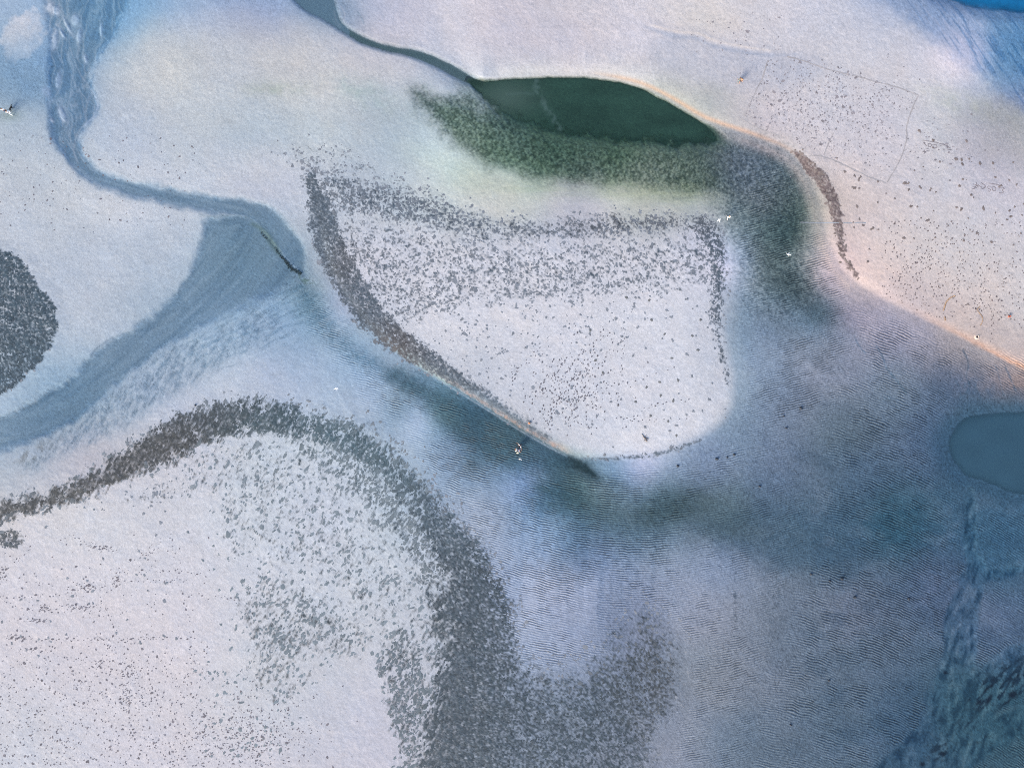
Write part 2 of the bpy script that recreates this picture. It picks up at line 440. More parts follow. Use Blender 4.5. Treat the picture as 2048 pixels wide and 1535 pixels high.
# braided bars of pale sand in the upper stream
bars = [(110,78,7,24,8),(124,66,4,16,-28),(134,50,4,22,-26),(158,72,6,18,8),(116,160,6,19,8),(202,60,3,17,0),(93,184,7,10,-20),
        (125,229,7,21,-22),(171,118,4,10,-15),(150,40,10,14,0),(104,240,3,6,-30),(112,20,9,12,0),(100,14,8,14,10)]
for (x, y, a, b, t) in bars:
    over(np.clip(blob(x, y, a * 1.15, b * 1.1, t, 3) * (1.1 + 0.9 * N2), 0, 1), (180,192,209), 0.75)
for ln, w, op in (([(139,95),(147,118),(161,150),(171,163),(180,176),(190,192),(196,210),(190,228),(178,243),(164,254),(152,272),(147,300),(155,325)], 2.4, 0.75),
              ([(171,112),(168,135),(172,150)], 2.6, 0.6), ([(161,188),(167,216),(172,238)], 2.2, 0.6), ([(184,185),(176,200),(170,225)], 3.0, 0.55),
              ([(142,150),(150,168),(157,178),(140,192)], 2.0, 0.5), ([(138,60),(138,85),(140,100)], 2.0, 0.5), ([(112,95),(118,115),(124,125)], 2.2, 0.5),
              ([(165,262),(150,290)], 2.0, 0.4)):
    over(inside(band([(x, y, w * 0.5) for x, y in ln], margin=20, wob=1), 1.8), (178,192,210), op)
for ln, w, op in (([(112,8),(110,30),(108,50),(120,60),(132,72)], 4, 0.6), ([(128,75),(134,95),(128,120)], 4, 0.6), ([(205,105),(220,78),(240,40)], 5, 0.5),
                  ([(188,150),(182,170),(178,190)], 3, 0.4), ([(185,365),(150,338),(128,308)], 2, 0.5)):
    over(inside(band([(x, y, w * 0.5) for x, y in ln], margin=20, wob=1), 2.5), (88,132,170), op)
# braids of the second stream
for ln, w in (([(668,22),(672,40),(682,54)], 3.0), ([(664,38),(672,48),(680,56)], 2.0), ([(682,14),(690,28),(688,44)], 2.0)):
    over(inside(band([(x, y, w * 0.5) for x, y in ln], margin=20), 1.6), (176,188,204), 0.8)
over(inside(band([(716,26,1),(724,38,1),(728,48,1)], margin=16), 2), (120,150,170), 0.6)
for ln, w, op in (([(414,508),(385,548),(362,573),(358,592),(369,611),(345,640),(308,655),(260,664),(226,676),(200,692),(185,707),(174,737)], 2.2, 0.6),
                  ([(150,752),(110,782),(60,810),(0,836)], 3.0, 0.45), ([(10,872),(60,868),(110,850),(150,825)], 3, 0.35), ([(400,620),(350,655),(300,700),(240,750)], 3, 0.3)):
    over(inside(band([(x, y, w * 0.5) for x, y in ln], margin=20, wob=1.5), 3.0), (84,118,146), op)
for ln, w, op in (([(362,622),(345,640),(322,652),(300,664)], 3, 0.6), ([(105,795),(85,815),(60,828),(20,834)], 6, 0.55), ([(0,860),(40,868)], 5, 0.5), ([(405,560),(375,585),(380,612)], 3, 0.35),
                  ([(250,705),(225,722),(205,745)], 3, 0.35), ([(425,475),(415,500),(395,530)], 2, 0.5)):
    over(inside(band([(x, y, w * 0.5) for x, y in ln], margin=20, wob=2), 4.0) * (0.7 + 0.5 * N2), (160,182,202), op)
# eroded bank inside the bend, its shadowed rim painted dark
over(inside(band([(505,448,3),(528,463,6),(548,492,7),(560,510,3)], wob=2), 5), (112,136,130), 0.7)
over(inside(band([(520,462,1.0),(545,490,1.6),(558,507,2.0),(572,524,3.0),(585,538,3.0),(600,546,2.5)], wob=4, wscale=4), 1.8), (40,66,80), 0.6)
over(blob(612, 556, 20, 12, 30) * sstep(0, 0.5, N2), (95,120,95), 0.7)
over(inside(band([(400,430,1),(425,433,1.5),(455,432,1.5)], wob=2, wscale=5), 3), (100,130,150), 0.5)
# -- run-off tracks lower right
mf = inside(d_fall, 7)
over(mf, (88,114,136), 0.85)
FL = fbm(PX / 9 + PY / 30, PY / 26 - PX / 40, 48, 3)
over(mf * sstep(0.1, 0.5, FL), (60,90,114), 0.65)
over(mf * sstep(0.15, 0.5, -FL), (112,128,146), 0.5)
RB = math.radians(-48); fu_ = PX * math.cos(RB) + PY * math.sin(RB); fv_ = -PX * math.sin(RB) + PY * math.cos(RB)
PIT = fbm(fu_ / 16, fv_ / 6, 52, 3)
pitm = np.clip(blob(2025, 1362, 55, 40, -30, 3) + blob(1970, 1390, 36, 30, -30, 3) + 0.8 * blob(1880, 1500, 30, 24, 0, 3) + 0.6 * blob(1935, 1445, 25, 12), 0, 1)
over(pitm * sstep(0.08, 0.3, PIT), (22,46,66), 0.9)
over(pitm * sstep(0.1, 0.4, -PIT), (96,122,142), 0.5)
for (x, y, a, b, t) in ((1957,1403,8,3,-45),(1977,1398,12,4.5,-58),(1972,1378,9,2.5,-50),(1983,1370,6,3,-48),(2025,1388,9,7,-30),(2012,1404,11,2,-32),(1890,1344,4,3,0),(1884,1506,7,4,0),(1845,1527,5,4,0)):
    over(blob(x, y, a, b, t, 3), (16,36,54), 0.95)
# drainage rills below the orange shore
for ln, w in (([(1708,672),(1716,690),(1730,706)], 2.0), ([(1752,692),(1764,712),(1772,735),(1790,758),(1812,785)], 2.6), ([(1908,758),(1918,775),(1922,800)], 2.4), ([(1925,700),(1936,728),(1931,752),(1938,770),(1927,795)], 3.0), ([(1950,770),(1960,800)], 3), ([(2010,735),(2030,780)], 3), ([(1990,730),(2006,790)], 2)):
    dd = band([(x, y, w * 0.5) for x, y in ln], margin=30, wob=2, wscale=8)
    over(inside(dd, 2.2), (98,118,142), 0.75)
over(blob(1950, 780, 60, 30, 20) * sstep(0, 0.5, N1), (92,118,148), 0.5)
# -- pool and pond beds, sea floor
over(inside(d_pool, 26), (72,104,128), 0.9)
over(inside(d_pond, 26) * sstep(225, 262, PY - 0.10 * (PX - 1200) + 6 * N1), (58,84,78), 0.75)
over(inside(d_pond, 40) * sstep(225, 270, PY - 0.10 * (PX - 1200) + 10 * N1) * np.clip(0.5 + N2, 0, 1), (72,96,88), 0.6)
over(inside(d_pond, 3 + 12 * sstep(-18, 18, PY - (222 + 0.16 * (PX - 1150)))), (50,76,70), 0.97)
over(inside(d_sea, 6), (40,120,170), 0.9)
dsh = np.clip((PX - 1750) * 0.62 - (PY - 0) * 0.78, -400, 400)          # distance up the sea shore
over(sstep(-14, 22, dsh + 14 * N1) * (PX > 1500), (118,145,188), 0.6)
SHR = fbm((PX * 0.55 + PY * 0.83) / 40, (PX * 0.83 - PY * 0.55) / 4.5, 56, 3)
over(sstep(-5, 40, dsh) * (PX > 1500) * sstep(0.05, 0.5, SHR), (72,112,162), 0.7)
over(sstep(-5, 40, dsh) * (PX > 1500) * sstep(0.15, 0.5, -SHR), (158,172,205), 0.4)
over(blob(1960, 225, 110, 26, 18) * (0.6 + 0.5 * N1), (184,194,182), 0.8)
# -- ridge line on the upper right bank
d_rid = sdf([(1348,73),(1390,77),(1418,91),(1485,103),(1540,111),(1590,108),(1640,118),(1620,160),(1500,180),(1380,160),(1300,125),(1310,85)], wob=3)
over(inside(d_rid, 20), (186,190,206), 0.7)
over(inside(band([(1290,58,2),(1348,76,5),(1390,80,4),(1420,94,4),(1485,107,4),(1540,114,3),(1590,112,1)], wob=2), 5), (164,174,196), 0.75)
over(inside(band([(1300,54,1),(1348,67,2),(1392,70,2),(1424,84,2),(1485,97,1.5),(1540,105,1)]), 3), (222,214,212), 0.6)
over(blob(1400, 40, 90, 26, 8), (218,213,211), 0.5)
# -- low sun's orange painted over well drained sand of the bank faces
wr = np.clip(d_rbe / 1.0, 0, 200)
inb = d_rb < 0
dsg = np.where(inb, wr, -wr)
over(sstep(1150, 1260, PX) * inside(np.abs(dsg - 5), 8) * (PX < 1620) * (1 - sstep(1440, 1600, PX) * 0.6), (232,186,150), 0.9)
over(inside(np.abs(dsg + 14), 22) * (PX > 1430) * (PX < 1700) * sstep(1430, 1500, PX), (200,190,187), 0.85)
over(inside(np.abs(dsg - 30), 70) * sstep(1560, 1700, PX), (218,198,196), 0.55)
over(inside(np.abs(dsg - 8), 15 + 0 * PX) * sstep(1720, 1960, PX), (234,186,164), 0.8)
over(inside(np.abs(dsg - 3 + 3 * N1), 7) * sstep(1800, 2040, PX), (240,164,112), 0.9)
# middle bank face: sunlit upper face painted rust, pale toe, dark line of scour
csg = np.where(d_cen < 0, np.clip(d_csw, 0, 200), -np.clip(d_csw, 0, 200))
sel = sstep(840, 900, PX) * (1 - sstep(1110, 1150, PX)) * (d_csw < 60)
over(inside(np.abs(csg - 8 + 2.5 * N1), 8) * sel, (172,142,136), 0.9)
over(inside(np.abs(csg - 8), 5) * sstep(940, 1020, PX) * (1 - sstep(1110, 1150, PX)) * (d_csw < 60) * sstep(0, 0.5, N2), (196,152,132), 0.7)
over(inside(np.abs(csg + 2), 2.6) * sel, (178,190,208), 0.85)
over(inside(np.abs(csg + 7), 4) * sel * (0.6 + 0.5 * N2), (48,74,88), 0.7)
over(blob(1128, 893, 20, 7, 28), (226,208,204), 0.7)
over(inside(sdf([(785,697),(815,690),(850,712),(880,735),(905,762),(890,766),(850,742),(812,716)], wob=3, wscale=8), 4), (180,190,190), 0.7)
# swash marks at the right end of the middle bank
over(inside(np.abs(d_cen + 10), 10) * (PX > 1180) * (PY > 780), (196,204,220), 0.6)
for ln in ([(1425,720),(1422,790),(1400,850),(1370,880)], [(1440,740),(1432,800),(1415,840)]):
    over(inside(band([(x, y, 2) for x, y in ln], wob=2), 5), (196,206,222), 0.5)

# ----------------------------------------------------------------------------
# current ripples: phase of the crests, strength, direction
# ----------------------------------------------------------------------------
RN = 3.4 * fbm(PX / 70, PY / 90, 150, 3) + 2.8 * fbm(PX / 18, PY / 30, 154, 2)
h1 = PY + 0.30 * 150 * np.log(np.cosh(np.clip((PX - 1270) / 150, -30, 30)))
h2 = PY - 0.34 * PX - 0.0004 * (PX - 1700) ** 2
w_r3 = sstep(1560, 1700, PX + 0.25 * (PY - 1000) + 40 * N3) * sstep(540, 620, PY)
LAM1, LAM2 = 4.7, 5.2
ph1 = 2 * np.pi / LAM1 * h1 + RN; ph2 = 2 * np.pi / LAM2 * h2 + 1.3 * RN
PHASE = np.where(w_r3 > 0.5, ph2, ph1).astype(np.float32)
gy1, gx1 = np.gradient(h1 + RN * LAM1 / 6.28, YS, XS); gy2, gx2 = np.gradient(h2 + 1.3 * RN * LAM2 / 6.28, YS, XS)
gx = np.where(w_r3 > 0.5, gx2, gx1); gy = np.where(w_r3 > 0.5, gy2, gy1)
gl = np.sqrt(gx * gx + gy * gy) + 1e-6
gx, gy = gx / gl, gy / gl
RA = np.zeros((NY, NX), np.float32)
RA = np.maximum(RA, inside(sdf([(640,610),(760,730),(900,800),(1040,880),(1180,950),(1350,925),(1470,860),(1490,640),(1470,420),(1560,330),(1640,480),(1700,590),(1900,700),(2100,800),(2100,1600),(1400,1600),(1380,1300),(1280,1200),(1200,1300),(1060,1330),(985,1200),(900,1010),(830,900),(720,780),(620,660)], 60, wob=20, wscale=30), 30))
RA *= np.abs(2 * w_r3 - 1) ** 0.5
RA *= (1 - mf) * (1 - inside(d_pool - 12, 30)) * (1 - inside(d_cen, 8))
RA *= 0.40 + 0.60 * sstep(-0.35, 0.25, fbm(PX / 80, PY / 50, 160, 2))
RA *= 0.35 + 0.65 * sstep(-0.30, 0.25, fbm(PX / 15, PY / 11, 164, 2))
boost = np.clip(blob(1180, 1090, 180, 170, 0, 3) + blob(1820, 1250, 160, 330, 0, 4) + blob(1640, 760, 200, 130, 0, 4) + blob(900, 850, 130, 90, 0, 3) + blob(1620, 520, 50, 90, -20, 3), 0, 1)
RA *= 0.6 + 0.4 * boost
RA *= 1.5
RA = np.clip(RA, 0, 1)

# ----------------------------------------------------------------------------
# how dark and how blue the sand looks, reflected sky included, at places read off the
# photograph; the colours above are pulled smoothly to these
# ----------------------------------------------------------------------------
TONES = [(48,16,158,182,210),(230,16,105,150,190),(512,16,155,172,203),(750,16,180,187,208),(1024,16,198,196,210),(1280,16,206,205,217),(1536,16,206,206,218),(1792,16,150,168,200),
 (60,256,172,188,205),(256,256,183,195,212),(512,256,180,194,208),(768,256,175,190,203),(1024,326,98,125,120),(1280,336,98,118,115),(1510,346,92,110,122),(1792,256,203,202,214),
 (165,512,182,194,211),(285,512,180,193,210),(485,512,112,143,168),(1480,510,150,166,188),(1520,510,96,112,120),(1024,566,215,218,229),(1280,626,211,215,227),(1600,563,80,95,102),(1632,563,155,152,162),(1895,512,206,202,208),
 (125,806,110,143,172),(345,796,172,186,206),(565,726,162,182,208),(745,806,158,178,205),(800,806,128,153,178),(1009,874,70,98,115),(1280,774,195,201,221),(1555,774,130,145,172),(1792,774,118,132,155),
 (165,1056,205,208,219),(165,906,180,184,198),(645,996,195,205,222),(975,1036,150,165,191),(1125,1036,105,135,165),(1325,1016,72,95,110),(1545,966,102,120,148),(1795,1036,65,98,122),
 (256,1280,207,206,218),(65,1506,197,202,216),(705,1456,192,196,213),(1125,1176,150,162,190),(1445,1126,130,145,175),(1595,1286,112,125,148),(1935,1426,62,95,117),(1495,1486,110,125,148),
 (1950,106,156,173,207),(2010,106,92,136,180),(1995,256,168,170,178),(2000,1255,98,115,145),(630,604,108,138,160),(668,604,158,176,200),(445,126,188,196,208),(230,582,178,191,208),(1690,862,105,120,140),(1410,1322,135,143,162),(1730,1322,100,115,138),(930,842,65,95,115),(1520,402,92,108,115),(1680,690,128,138,158),(1130,40,200,198,211),(1640,250,203,202,214),(30,400,185,195,210),
 (1250,303,72,98,92),(1110,292,62,90,86),(1560,462,66,87,91),(1510,700,142,160,188),(1490,860,130,148,175),(1410,935,128,145,175),(1230,945,125,153,184),(1268,945,158,173,204),(900,890,115,140,168),(1060,960,115,142,178),
 (1890,730,125,128,148),(1850,890,88,108,138),(1670,1104,78,102,128),(1890,1170,92,108,138),(1650,1450,95,112,135),(1810,1450,75,98,125),(570,640,135,165,195),(450,690,145,170,195),(730,720,115,145,172),(1270,1234,130,142,170),
 (1675,564,178,168,176),(1712,564,200,187,192),(910,254,100,125,125),(1150,394,178,184,190),(60,164,125,158,190),(330,130,194,200,207),(620,150,195,199,206),(1000,378,186,196,191),(1300,402,176,184,186),(250,400,186,197,213),(520,340,190,198,213),(1450,1020,92,112,130),
 (1700,1220,112,122,145),(1990,1100,72,105,135),(2010,1440,58,92,114),(1510,1250,128,138,160),(1720,940,92,112,138),(1620,710,135,145,168),(1600,1054,82,105,130),(1180,1100,105,128,160),(1115,984,70,102,126),(1145,984,72,100,112),(1210,1004,92,115,130),
 (845,824,135,158,185),(882,824,85,115,132),(1640,629,82,102,118),(1685,629,130,132,150),(1810,664,150,150,168),(1400,1234,148,155,178)]
SX = np.unique(np.append(np.arange(0, NX, 5), NX - 1)); SY = np.unique(np.append(np.arange(0, NY, 5), NY - 1))
def upsample(F):
    """from every fifth grid line back to the full grid"""
    def lin_idx(n, S):
        k = np.clip(np.searchsorted(S, np.arange(n), side='right') - 1, 0, len(S) - 2)
        return k, ((np.arange(n) - S[k]) / (S[k + 1] - S[k])).astype(np.float32)
    ky, fy = lin_idx(NY, SY); kx, fx = lin_idx(NX, SX)
    A = F[ky] * (1 - fy)[:, None, None] + F[ky + 1] * fy[:, None, None]
    return A[:, kx] * (1 - fx)[None, :, None] + A[:, kx + 1] * fx[None, :, None]
def pull_tones():
    ripf = 1 - np.clip(RA, 0, 1) * (1 - 0.94)
    sx, sy = PX[np.ix_(SY, SX)], PY[np.ix_(SY, SX)]
    lw = np.zeros(sx.shape, np.float32) + 0.02; acc = np.zeros(sx.shape + (3,), np.float32)
    for (x, y, r, g, b) in TONES:
        if x > 1380 and y > 690: r, g, b = r - 11, g - 9, b - 13
        elif 640 < x <= 1380 and y > 800 and r < 170: r, g, b = r - 6, g - 5, b - 7
        elif r > 184: r, g, b = r + 4, g + 3, b + 1
        elif g > r and g >= b - 2: b = b - 9
        i = np.searchsorted(XS, x); j = np.searchsorted(YS, y)
        i = min(max(i, 12), NX - 13); j = min(max(j, 5), NY - 6)
        m = (C[j-4:j+5, i-9:i+10] * ripf[j-4:j+5, i-9:i+10, None]).reshape(-1, 3).mean(0)
        q = np.log(np.clip(lin((r, g, b)) / m, 0.3, 2.2))
        w = 1.0 / (1 + ((sx - x) ** 2 + (sy - y) ** 2) / 48.0 ** 2) ** 2
        lw += w; acc += w[..., None] * q.astype(np.float32)
    C[:] = C * upsample(np.exp(acc / lw[..., None]))
for _ in range(4): pull_tones()
# the middle bank's bare end stands out bright against the wet flat around it
tone(RL_ * sstep(1500, 1850, PX) * sstep(760, 900, PY), (0.82, 0.87, 0.91))
tone(gm, (1.03, 0.97, 1.01))
gsel = sstep(800, 870, PX) * (1 - sstep(1150, 1195, PX)) * (d_csw < 110)
over(inside(np.abs(csg + 30 + 8 * N1), 30) * gsel * np.clip(0.85 + 0.5 * N2, 0, 1), (52,80,93), 0.82)
over(inside(np.abs(csg + 9), 5) * gsel * np.clip(0.7 + 0.8 * N2, 0, 1), (38,62,72), 0.6)
BST = fbm((PX * 0.94 + PY * 0.34) / 30, (PY * 0.94 - PX * 0.34) / 6 + 0.6 * N1, 240, 3)
over(np.clip(blob(1105, 985, 75, 34, 30) * (0.6 + 0.9 * BST), 0, 1), (50,78,90), 0.75)
over(np.clip(blob(1335, 1018, 100, 34, -12) * (0.7 + 0.9 * BST), 0, 1), (60,80,88), 0.75)
over(np.clip(blob(1200, 960, 60, 20, 15) * (0.4 + 0.9 * BST), 0, 1), (84,108,122), 0.6)
over(np.clip(blob(1420, 1040, 60, 30, 10) * (0.4 + 0.9 * BST), 0, 1), (76,98,112), 0.5)
over(inside(d_pool, 55), (66,96,120), 0.55)
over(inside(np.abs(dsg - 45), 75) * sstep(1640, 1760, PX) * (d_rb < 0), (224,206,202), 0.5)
over(inside(np.abs(dsg - 5), 8) * sstep(1190, 1270, PX) * (1 - sstep(1480, 1600, PX)), (214,180,156), 0.6)  # warm sunlight on the bank face, painted once more
over(inside(d_cen + 18, 12) * sstep(430, 520, PY + 10 * N1), (213,215,227), 0.72)
over(inside(np.abs(csg - 9 + 3 * N1), 9) * sel * np.clip(0.85 + 0.4 * N2, 0, 1), (168,138,133), 0.88)  # sunlit rust tone of the middle bank face, laid again
over(inside(np.abs(csg - 5 + 2 * N1), 4) * sel * sstep(0.0, 0.5, N2), (196,154,136), 0.7)
over(inside(np.abs(csg + 2), 2.4) * sel, (176,190,208), 0.7)
over(inside(band([(1136,913,1.5),(1150,923,6),(1168,934,9),(1184,946,6),(1196,956,2)], wob=4, wscale=8), 5) * np.clip(0.8 + 0.6 * N2, 0, 1), (24,48,55), 0.85)
ce = sstep(1120, 1220, PX) * sstep(560, 660, PY)
over(inside(d_cen + 4, 13) * ce, (212,216,228), 0.65)
tone(inside(np.abs(d_cen - 34), 34) * ce, (0.86, 0.89, 0.92))

tone(gm * np.clip(0.2 + 1.3 * NFG, 0, 1), (0.62, 0.66, 0.65)); tone(gm * np.clip(0.2 - 1.3 * NFG, 0, 1), (1.22, 1.20, 1.21))
tone(mf * sstep(0.05, 0.45, FL), (0.55, 0.66, 0.72)); tone(mf * sstep(0.1, 0.5, -FL), (1.35, 1.25, 1.20))
over(pitm * sstep(0.08, 0.3, PIT), (18,42,62), 0.85)
for (x, y, a, b, t) in ((1957,1403,8,3,-45),(1977,1398,12,4.5,-58),(1972,1378,9,2.5,-50),(1983,1370,6,3,-48),(2025,1388,9,7,-30),(2012,1404,11,2,-32),(1890,1344,4,3,0),(1884,1506,7,4,0),(1845,1527,5,4,0)):
    over(blob(x, y, a, b, t, 3), (12,30,48), 0.95)
tone(arm * np.clip(0.2 + 1.2 * NFA, 0, 1), (0.66, 0.70, 0.72)); tone(arm * np.clip(0.2 - 1.2 * NFA, 0, 1), (1.22, 1.20, 1.18))
# ----------------------------------------------------------------------------
# algae film: where it grows (0..1) and how it mottles
# ----------------------------------------------------------------------------
DEN = np.zeros((NY, NX), np.float32)
def grow(d, soft, val):
    global DEN
    DEN = np.maximum(DEN, inside(d, soft) * val)
LEFT = [(-150,500),(0,503),(30,508),(55,528),(78,568),(104,600),(118,640),(104,690),(62,745),(20,782),(-60,812),(-150,790)]
_sa = math.radians(-62); ARCS = fbm((PX * math.cos(_sa) + PY * math.sin(_sa)) / 26, (-PX * math.sin(_sa) + PY * math.cos(_sa)) / 5.0, 96, 3)
d_left = sdf(LEFT, wob=7, wscale=12)
d_arc = band([(-60,1038,36),(20,1018,30),(80,1005,26),(150,982,27),(230,943,34),(320,896,40),(420,848,42),(510,832,36),(640,858,38),(740,902,46),(812,968,46),(872,1042,48),(920,1120,56),(962,1220,66),(955,1330,85),(940,1430,95),(930,1570,105)], wob=12, wscale=16)
d_dark = sdf([(850,1160),(955,1150),(1008,1250),(1058,1322),(1150,1338),(1230,1272),(1288,1208),(1335,1250),(1362,1330),(1346,1420),(1302,1492),(1262,1570),(840,1570),(872,1400),(850,1280)], wob=26, wscale=30)
d_cw = band([(622,352,12),(639,410,24),(660,490,31),(703,572,31),(748,638,30),(802,686,25),(872,730,21),(952,780,13),(1040,842,8),(1095,876,4)], wob=8, wscale=14)
d_ct = sdf([(605,335),(690,348),(780,368),(880,392),(960,430),(1100,436),(1250,424),(1380,434),(1438,458),(1452,560),(1424,560),(1415,482),(1300,474),(1150,486),(980,486),(850,462),(740,440),(680,432),(640,440)], wob=14, wscale=22)
d_cr = band([(1400,450,24),(1428,490,24),(1436,560,19),(1432,620,13),(1438,680,8),(1450,730,7),(1458,765,5)], wob=9, wscale=12)
grow(d_left, 6, 1.05)
grow(d_arc + 3 + 15 * ARCS + 5 * (PX < 300), 24 + 14 * sstep(520, 700, PX), 1.06 - 0.24 * sstep(540, 640, PX) * (1 - sstep(1000, 1120, PY)))
grow(d_dark, 60, 0.95 - 0.10 * sstep(1000, 1100, PX))
grow(blob(22,1078,30,24,0,3) * -1 + 0.5, 0.3, 0.8)
grow(sdf([(430,1000),(520,880),(640,890),(760,960),(850,1060),(890,1200),(860,1330),(760,1310),(720,1230),(560,1130),(450,1110)], wob=20), 40, 0.40)
grow(sdf([(468,1190),(550,1130),(650,1170),(740,1250),(730,1320),(630,1330),(570,1420),(510,1390),(480,1280)], wob=26), 60, 0.52)
grow(sdf([(560,868),(700,898),(800,975),(885,1085),(910,1190),(850,1200),(770,1060),(650,950)], wob=16), 26, 0.60)
grow(sdf([(400,1340),(500,1300),(620,1330),(600,1440),(540,1520),(430,1500)], wob=20), 40, 0.26)
grow(sdf([(756,1310),(830,1250),(870,1400),(870,1570),(812,1570),(780,1450)], wob=16), 14, 0.62)
grow(sdf([(190,1010),(300,970),(420,900),(520,870),(540,900),(440,980),(300,1010)], wob=14), 18, 0.42)
grow(d_cw, 14, 1.08)
grow(d_ct, 26, 0.66)
grow(d_cr, 14, 0.80)
grow(sdf([(545,298),(660,288),(760,335),(870,382),(780,375),(640,352),(580,330)], wob=16), 14, 0.36)
grow(sdf([(680,440),(860,460),(1000,485),(1300,475),(1425,470),(1430,560),(1300,585),(1100,602),(900,622),(790,650),(715,570)], wob=20), 30, 0.54)
grow(sdf([(775,640),(900,610),(1100,590),(1330,570),(1320,660),(1160,690),(1050,760),(960,770),(880,725)], wob=20), 40, 0.22)
grow(band([(880,728,10),(960,775,10),(1060,845,8)], wob=8), 10, 0.5)
grow(band([(1165,916,2),(1230,917,4),(1290,911,6),(1350,898,5),(1400,880,3)], wob=3, wscale=10), 4, 0.72)
grow(d_cen, 6, 0.045)
d_rbr = band([(1590,305,3),(1604,318,9),(1625,342,13),(1648,370,13),(1664,405,12),(1674,445,10),(1680,490,7),(1690,525,6),(1710,550,4)], wob=6, wscale=10)
grow(d_rbr, 5, 1.0)
grow(sdf([(1690,330),(1780,340),(2060,400),(2060,480),(1900,490),(1780,510),(1700,530),(1688,430)], wob=20), 30, 0.10)
grow(sdf([(1830,270),(1960,300),(2060,340),(2060,400),(1900,360)], wob=10), 20, 0.10)
grow(sdf([(0,1040),(200,1010),(420,1040),(440,1200),(300,1300),(0,1300)], wob=20), 40, 0.05)
DEN = np.where((d_chan < 4) | (d_pond < 4) | (d_pool < 0), 0, DEN)

# mottling: streaked towards the lower left, round elsewhere
sa_ = math.radians(-58); su = PX * math.cos(sa_) + PY * math.sin(sa_); sv_ = -PX * math.sin(sa_) + PY * math.cos(sa_)
MOT_S = fbm(su / 15, sv_ / 6, 100, 4, 0.7)
MOT_R = fbm(PX / 8, PY / 7, 104, 4, 0.7)
mix_s = np.clip(inside(d_arc, 60) * (PX < 860) + inside(sdf([(400,880),(760,900),(900,1200),(860,1560),(420,1500)], 60), 60), 0, 1)
MOT = MOT_R + (MOT_S - MOT_R) * mix_s
# film laid straight on the sand where the growth is dense
fuzz = 0.34 + 0.20 * inside(d_dark, 60) * sstep(940, 1020, PX)
NF = fbm(PX / 3.2, PY / 3.2, 108, 2)
NFS = fbm(su / 7, sv_ / 2.6, 112, 2)
NF = NF + (NFS - NF) * mix_s
fv = DEN - 0.62 + 0.52 * MOT + 0.50 * NF
film = sstep(-0.5 * fuzz, fuzz, fv) * np.clip(0.93 + 0.40 * NF, 0.45, 1)
film = np.where(DEN < 0.28, 0, film)
warm = np.clip(blob(330, 900, 260, 80, -25) + blob(60, 1010, 160, 60) + blob(1670, 420, 60, 160, -10, 4) + blob(800, 690, 60, 40, 40) + 0.7 * blob(1250, 440, 200, 40) + 0.7 * blob(1330, 1350, 100, 140) + 0.5 * blob(690, 520, 40, 50), 0, 1)[..., None]
green = np.clip(blob(700, 900, 160, 80, 25) + blob(560, 850, 120, 50), 0, 1)[..., None]
FC = lin((70,84,96)) * (1 - warm) + lin((76,80,84)) * warm
FC = FC * (1 - 0.6 * green) + lin((70,93,104)) * 0.6 * green
FC = np.where((d_cen < 25)[..., None], FC * np.array((1.66, 1.52, 1.52), np.float32), FC)
FC = FC * (1 + 0.30 * (sstep(540, 660, PX) * (1 - sstep(1040, 1150, PY)) * (PY > 780))[..., None])
FC = np.where((d_rbr < 20)[..., None], lin((116,105,108)) * (1 + 0.15 * N2[..., None]), FC)
FC = np.where((d_left < 20)[..., None], lin((68,86,100)), FC)
FC = FC * (1 + 0.20 * N2[..., None] + 0.12 * N1[..., None])
C[:] = C + film[..., None] * (FC - C)
RA *= 1 - 0.75 * film
# damp halo and pale cleared ground between the clumps
tone(sstep(0.2, 0.7, DEN) * (1 - film), (0.97, 0.985, 1.0))
# grain and blotches of the sand itself
GR = RNG.normal(0, 1, (NY, NX)).astype(np.float32)
C *= (1 + (0.075 + 0.14 * np.clip((0.45 - C[..., 1]) / 0.3, 0, 1)) * GR + 0.06 * N2 + 0.035 * N3)[..., None]
HU = fbm(PX / 30, PY / 30, 120, 3)
C[..., 0] *= 1 + 0.022 * HU; C[..., 2] *= 1 - 0.022 * HU
C[:] = np.clip(C, 0.004, 1.0)

# ----------------------------------------------------------------------------
# relief (metres)
# ----------------------------------------------------------------------------
Z = 0.15 + 0.05 * N3
wz = 90 - 72 * np.exp(-np.minimum((np.clip(d_csw, 0, 900) / 60) ** 2, 30))
Z += (0.22 + 0.26 * sstep(820, 960, PX)) * (1 - sstep(-wz, wz * 0.12, d_cen))
wz = 110 - 84 * np.exp(-np.minimum((np.clip(d_rbe, 0, 900) / 70) ** 2, 30))
Z += 0.48 * (1 - sstep(-wz, wz * 0.12, d_rb))
Z += 0.16 * (1 - sstep(-10, 30, d_left)) + 0.1 * inside(d_arc, 30)
Z += 0.05 * (1 - sstep(-6, 10, band([(1300,52,2),(1348,66,3),(1392,69,3),(1424,83,3),(1485,96,2),(1540,104,1)], wob=2)))
# small-scale roughness: crinkled drying sand
rough = 0.55 + 0.45 * sstep(-0.2, 0.3, N3)
Z += rough * (0.024 * fbm(PX / 6, PY / 5, 130, 2) + 0.020 * fbm(PX / 22, PY / 16, 134, 2))
Z += gm * 0.06 * fbm(PX / 5, PY / 6, 138, 2)
Z += rill * 0.05 * RILL * -1
Z += 0.02 * film * (0.6 + N2)
tb = blob(1250, 118, 180, 40, 4, 3) + blob(1580, 180, 160, 90, 20, 3)      # furrowed sand above the pond
Z += np.clip(tb, 0, 1) * 0.045 * fbm((PX * 0.5 - PY * 0.86) / 22 + N3, (PX * 0.86 + PY * 0.5) / 6, 142, 2)
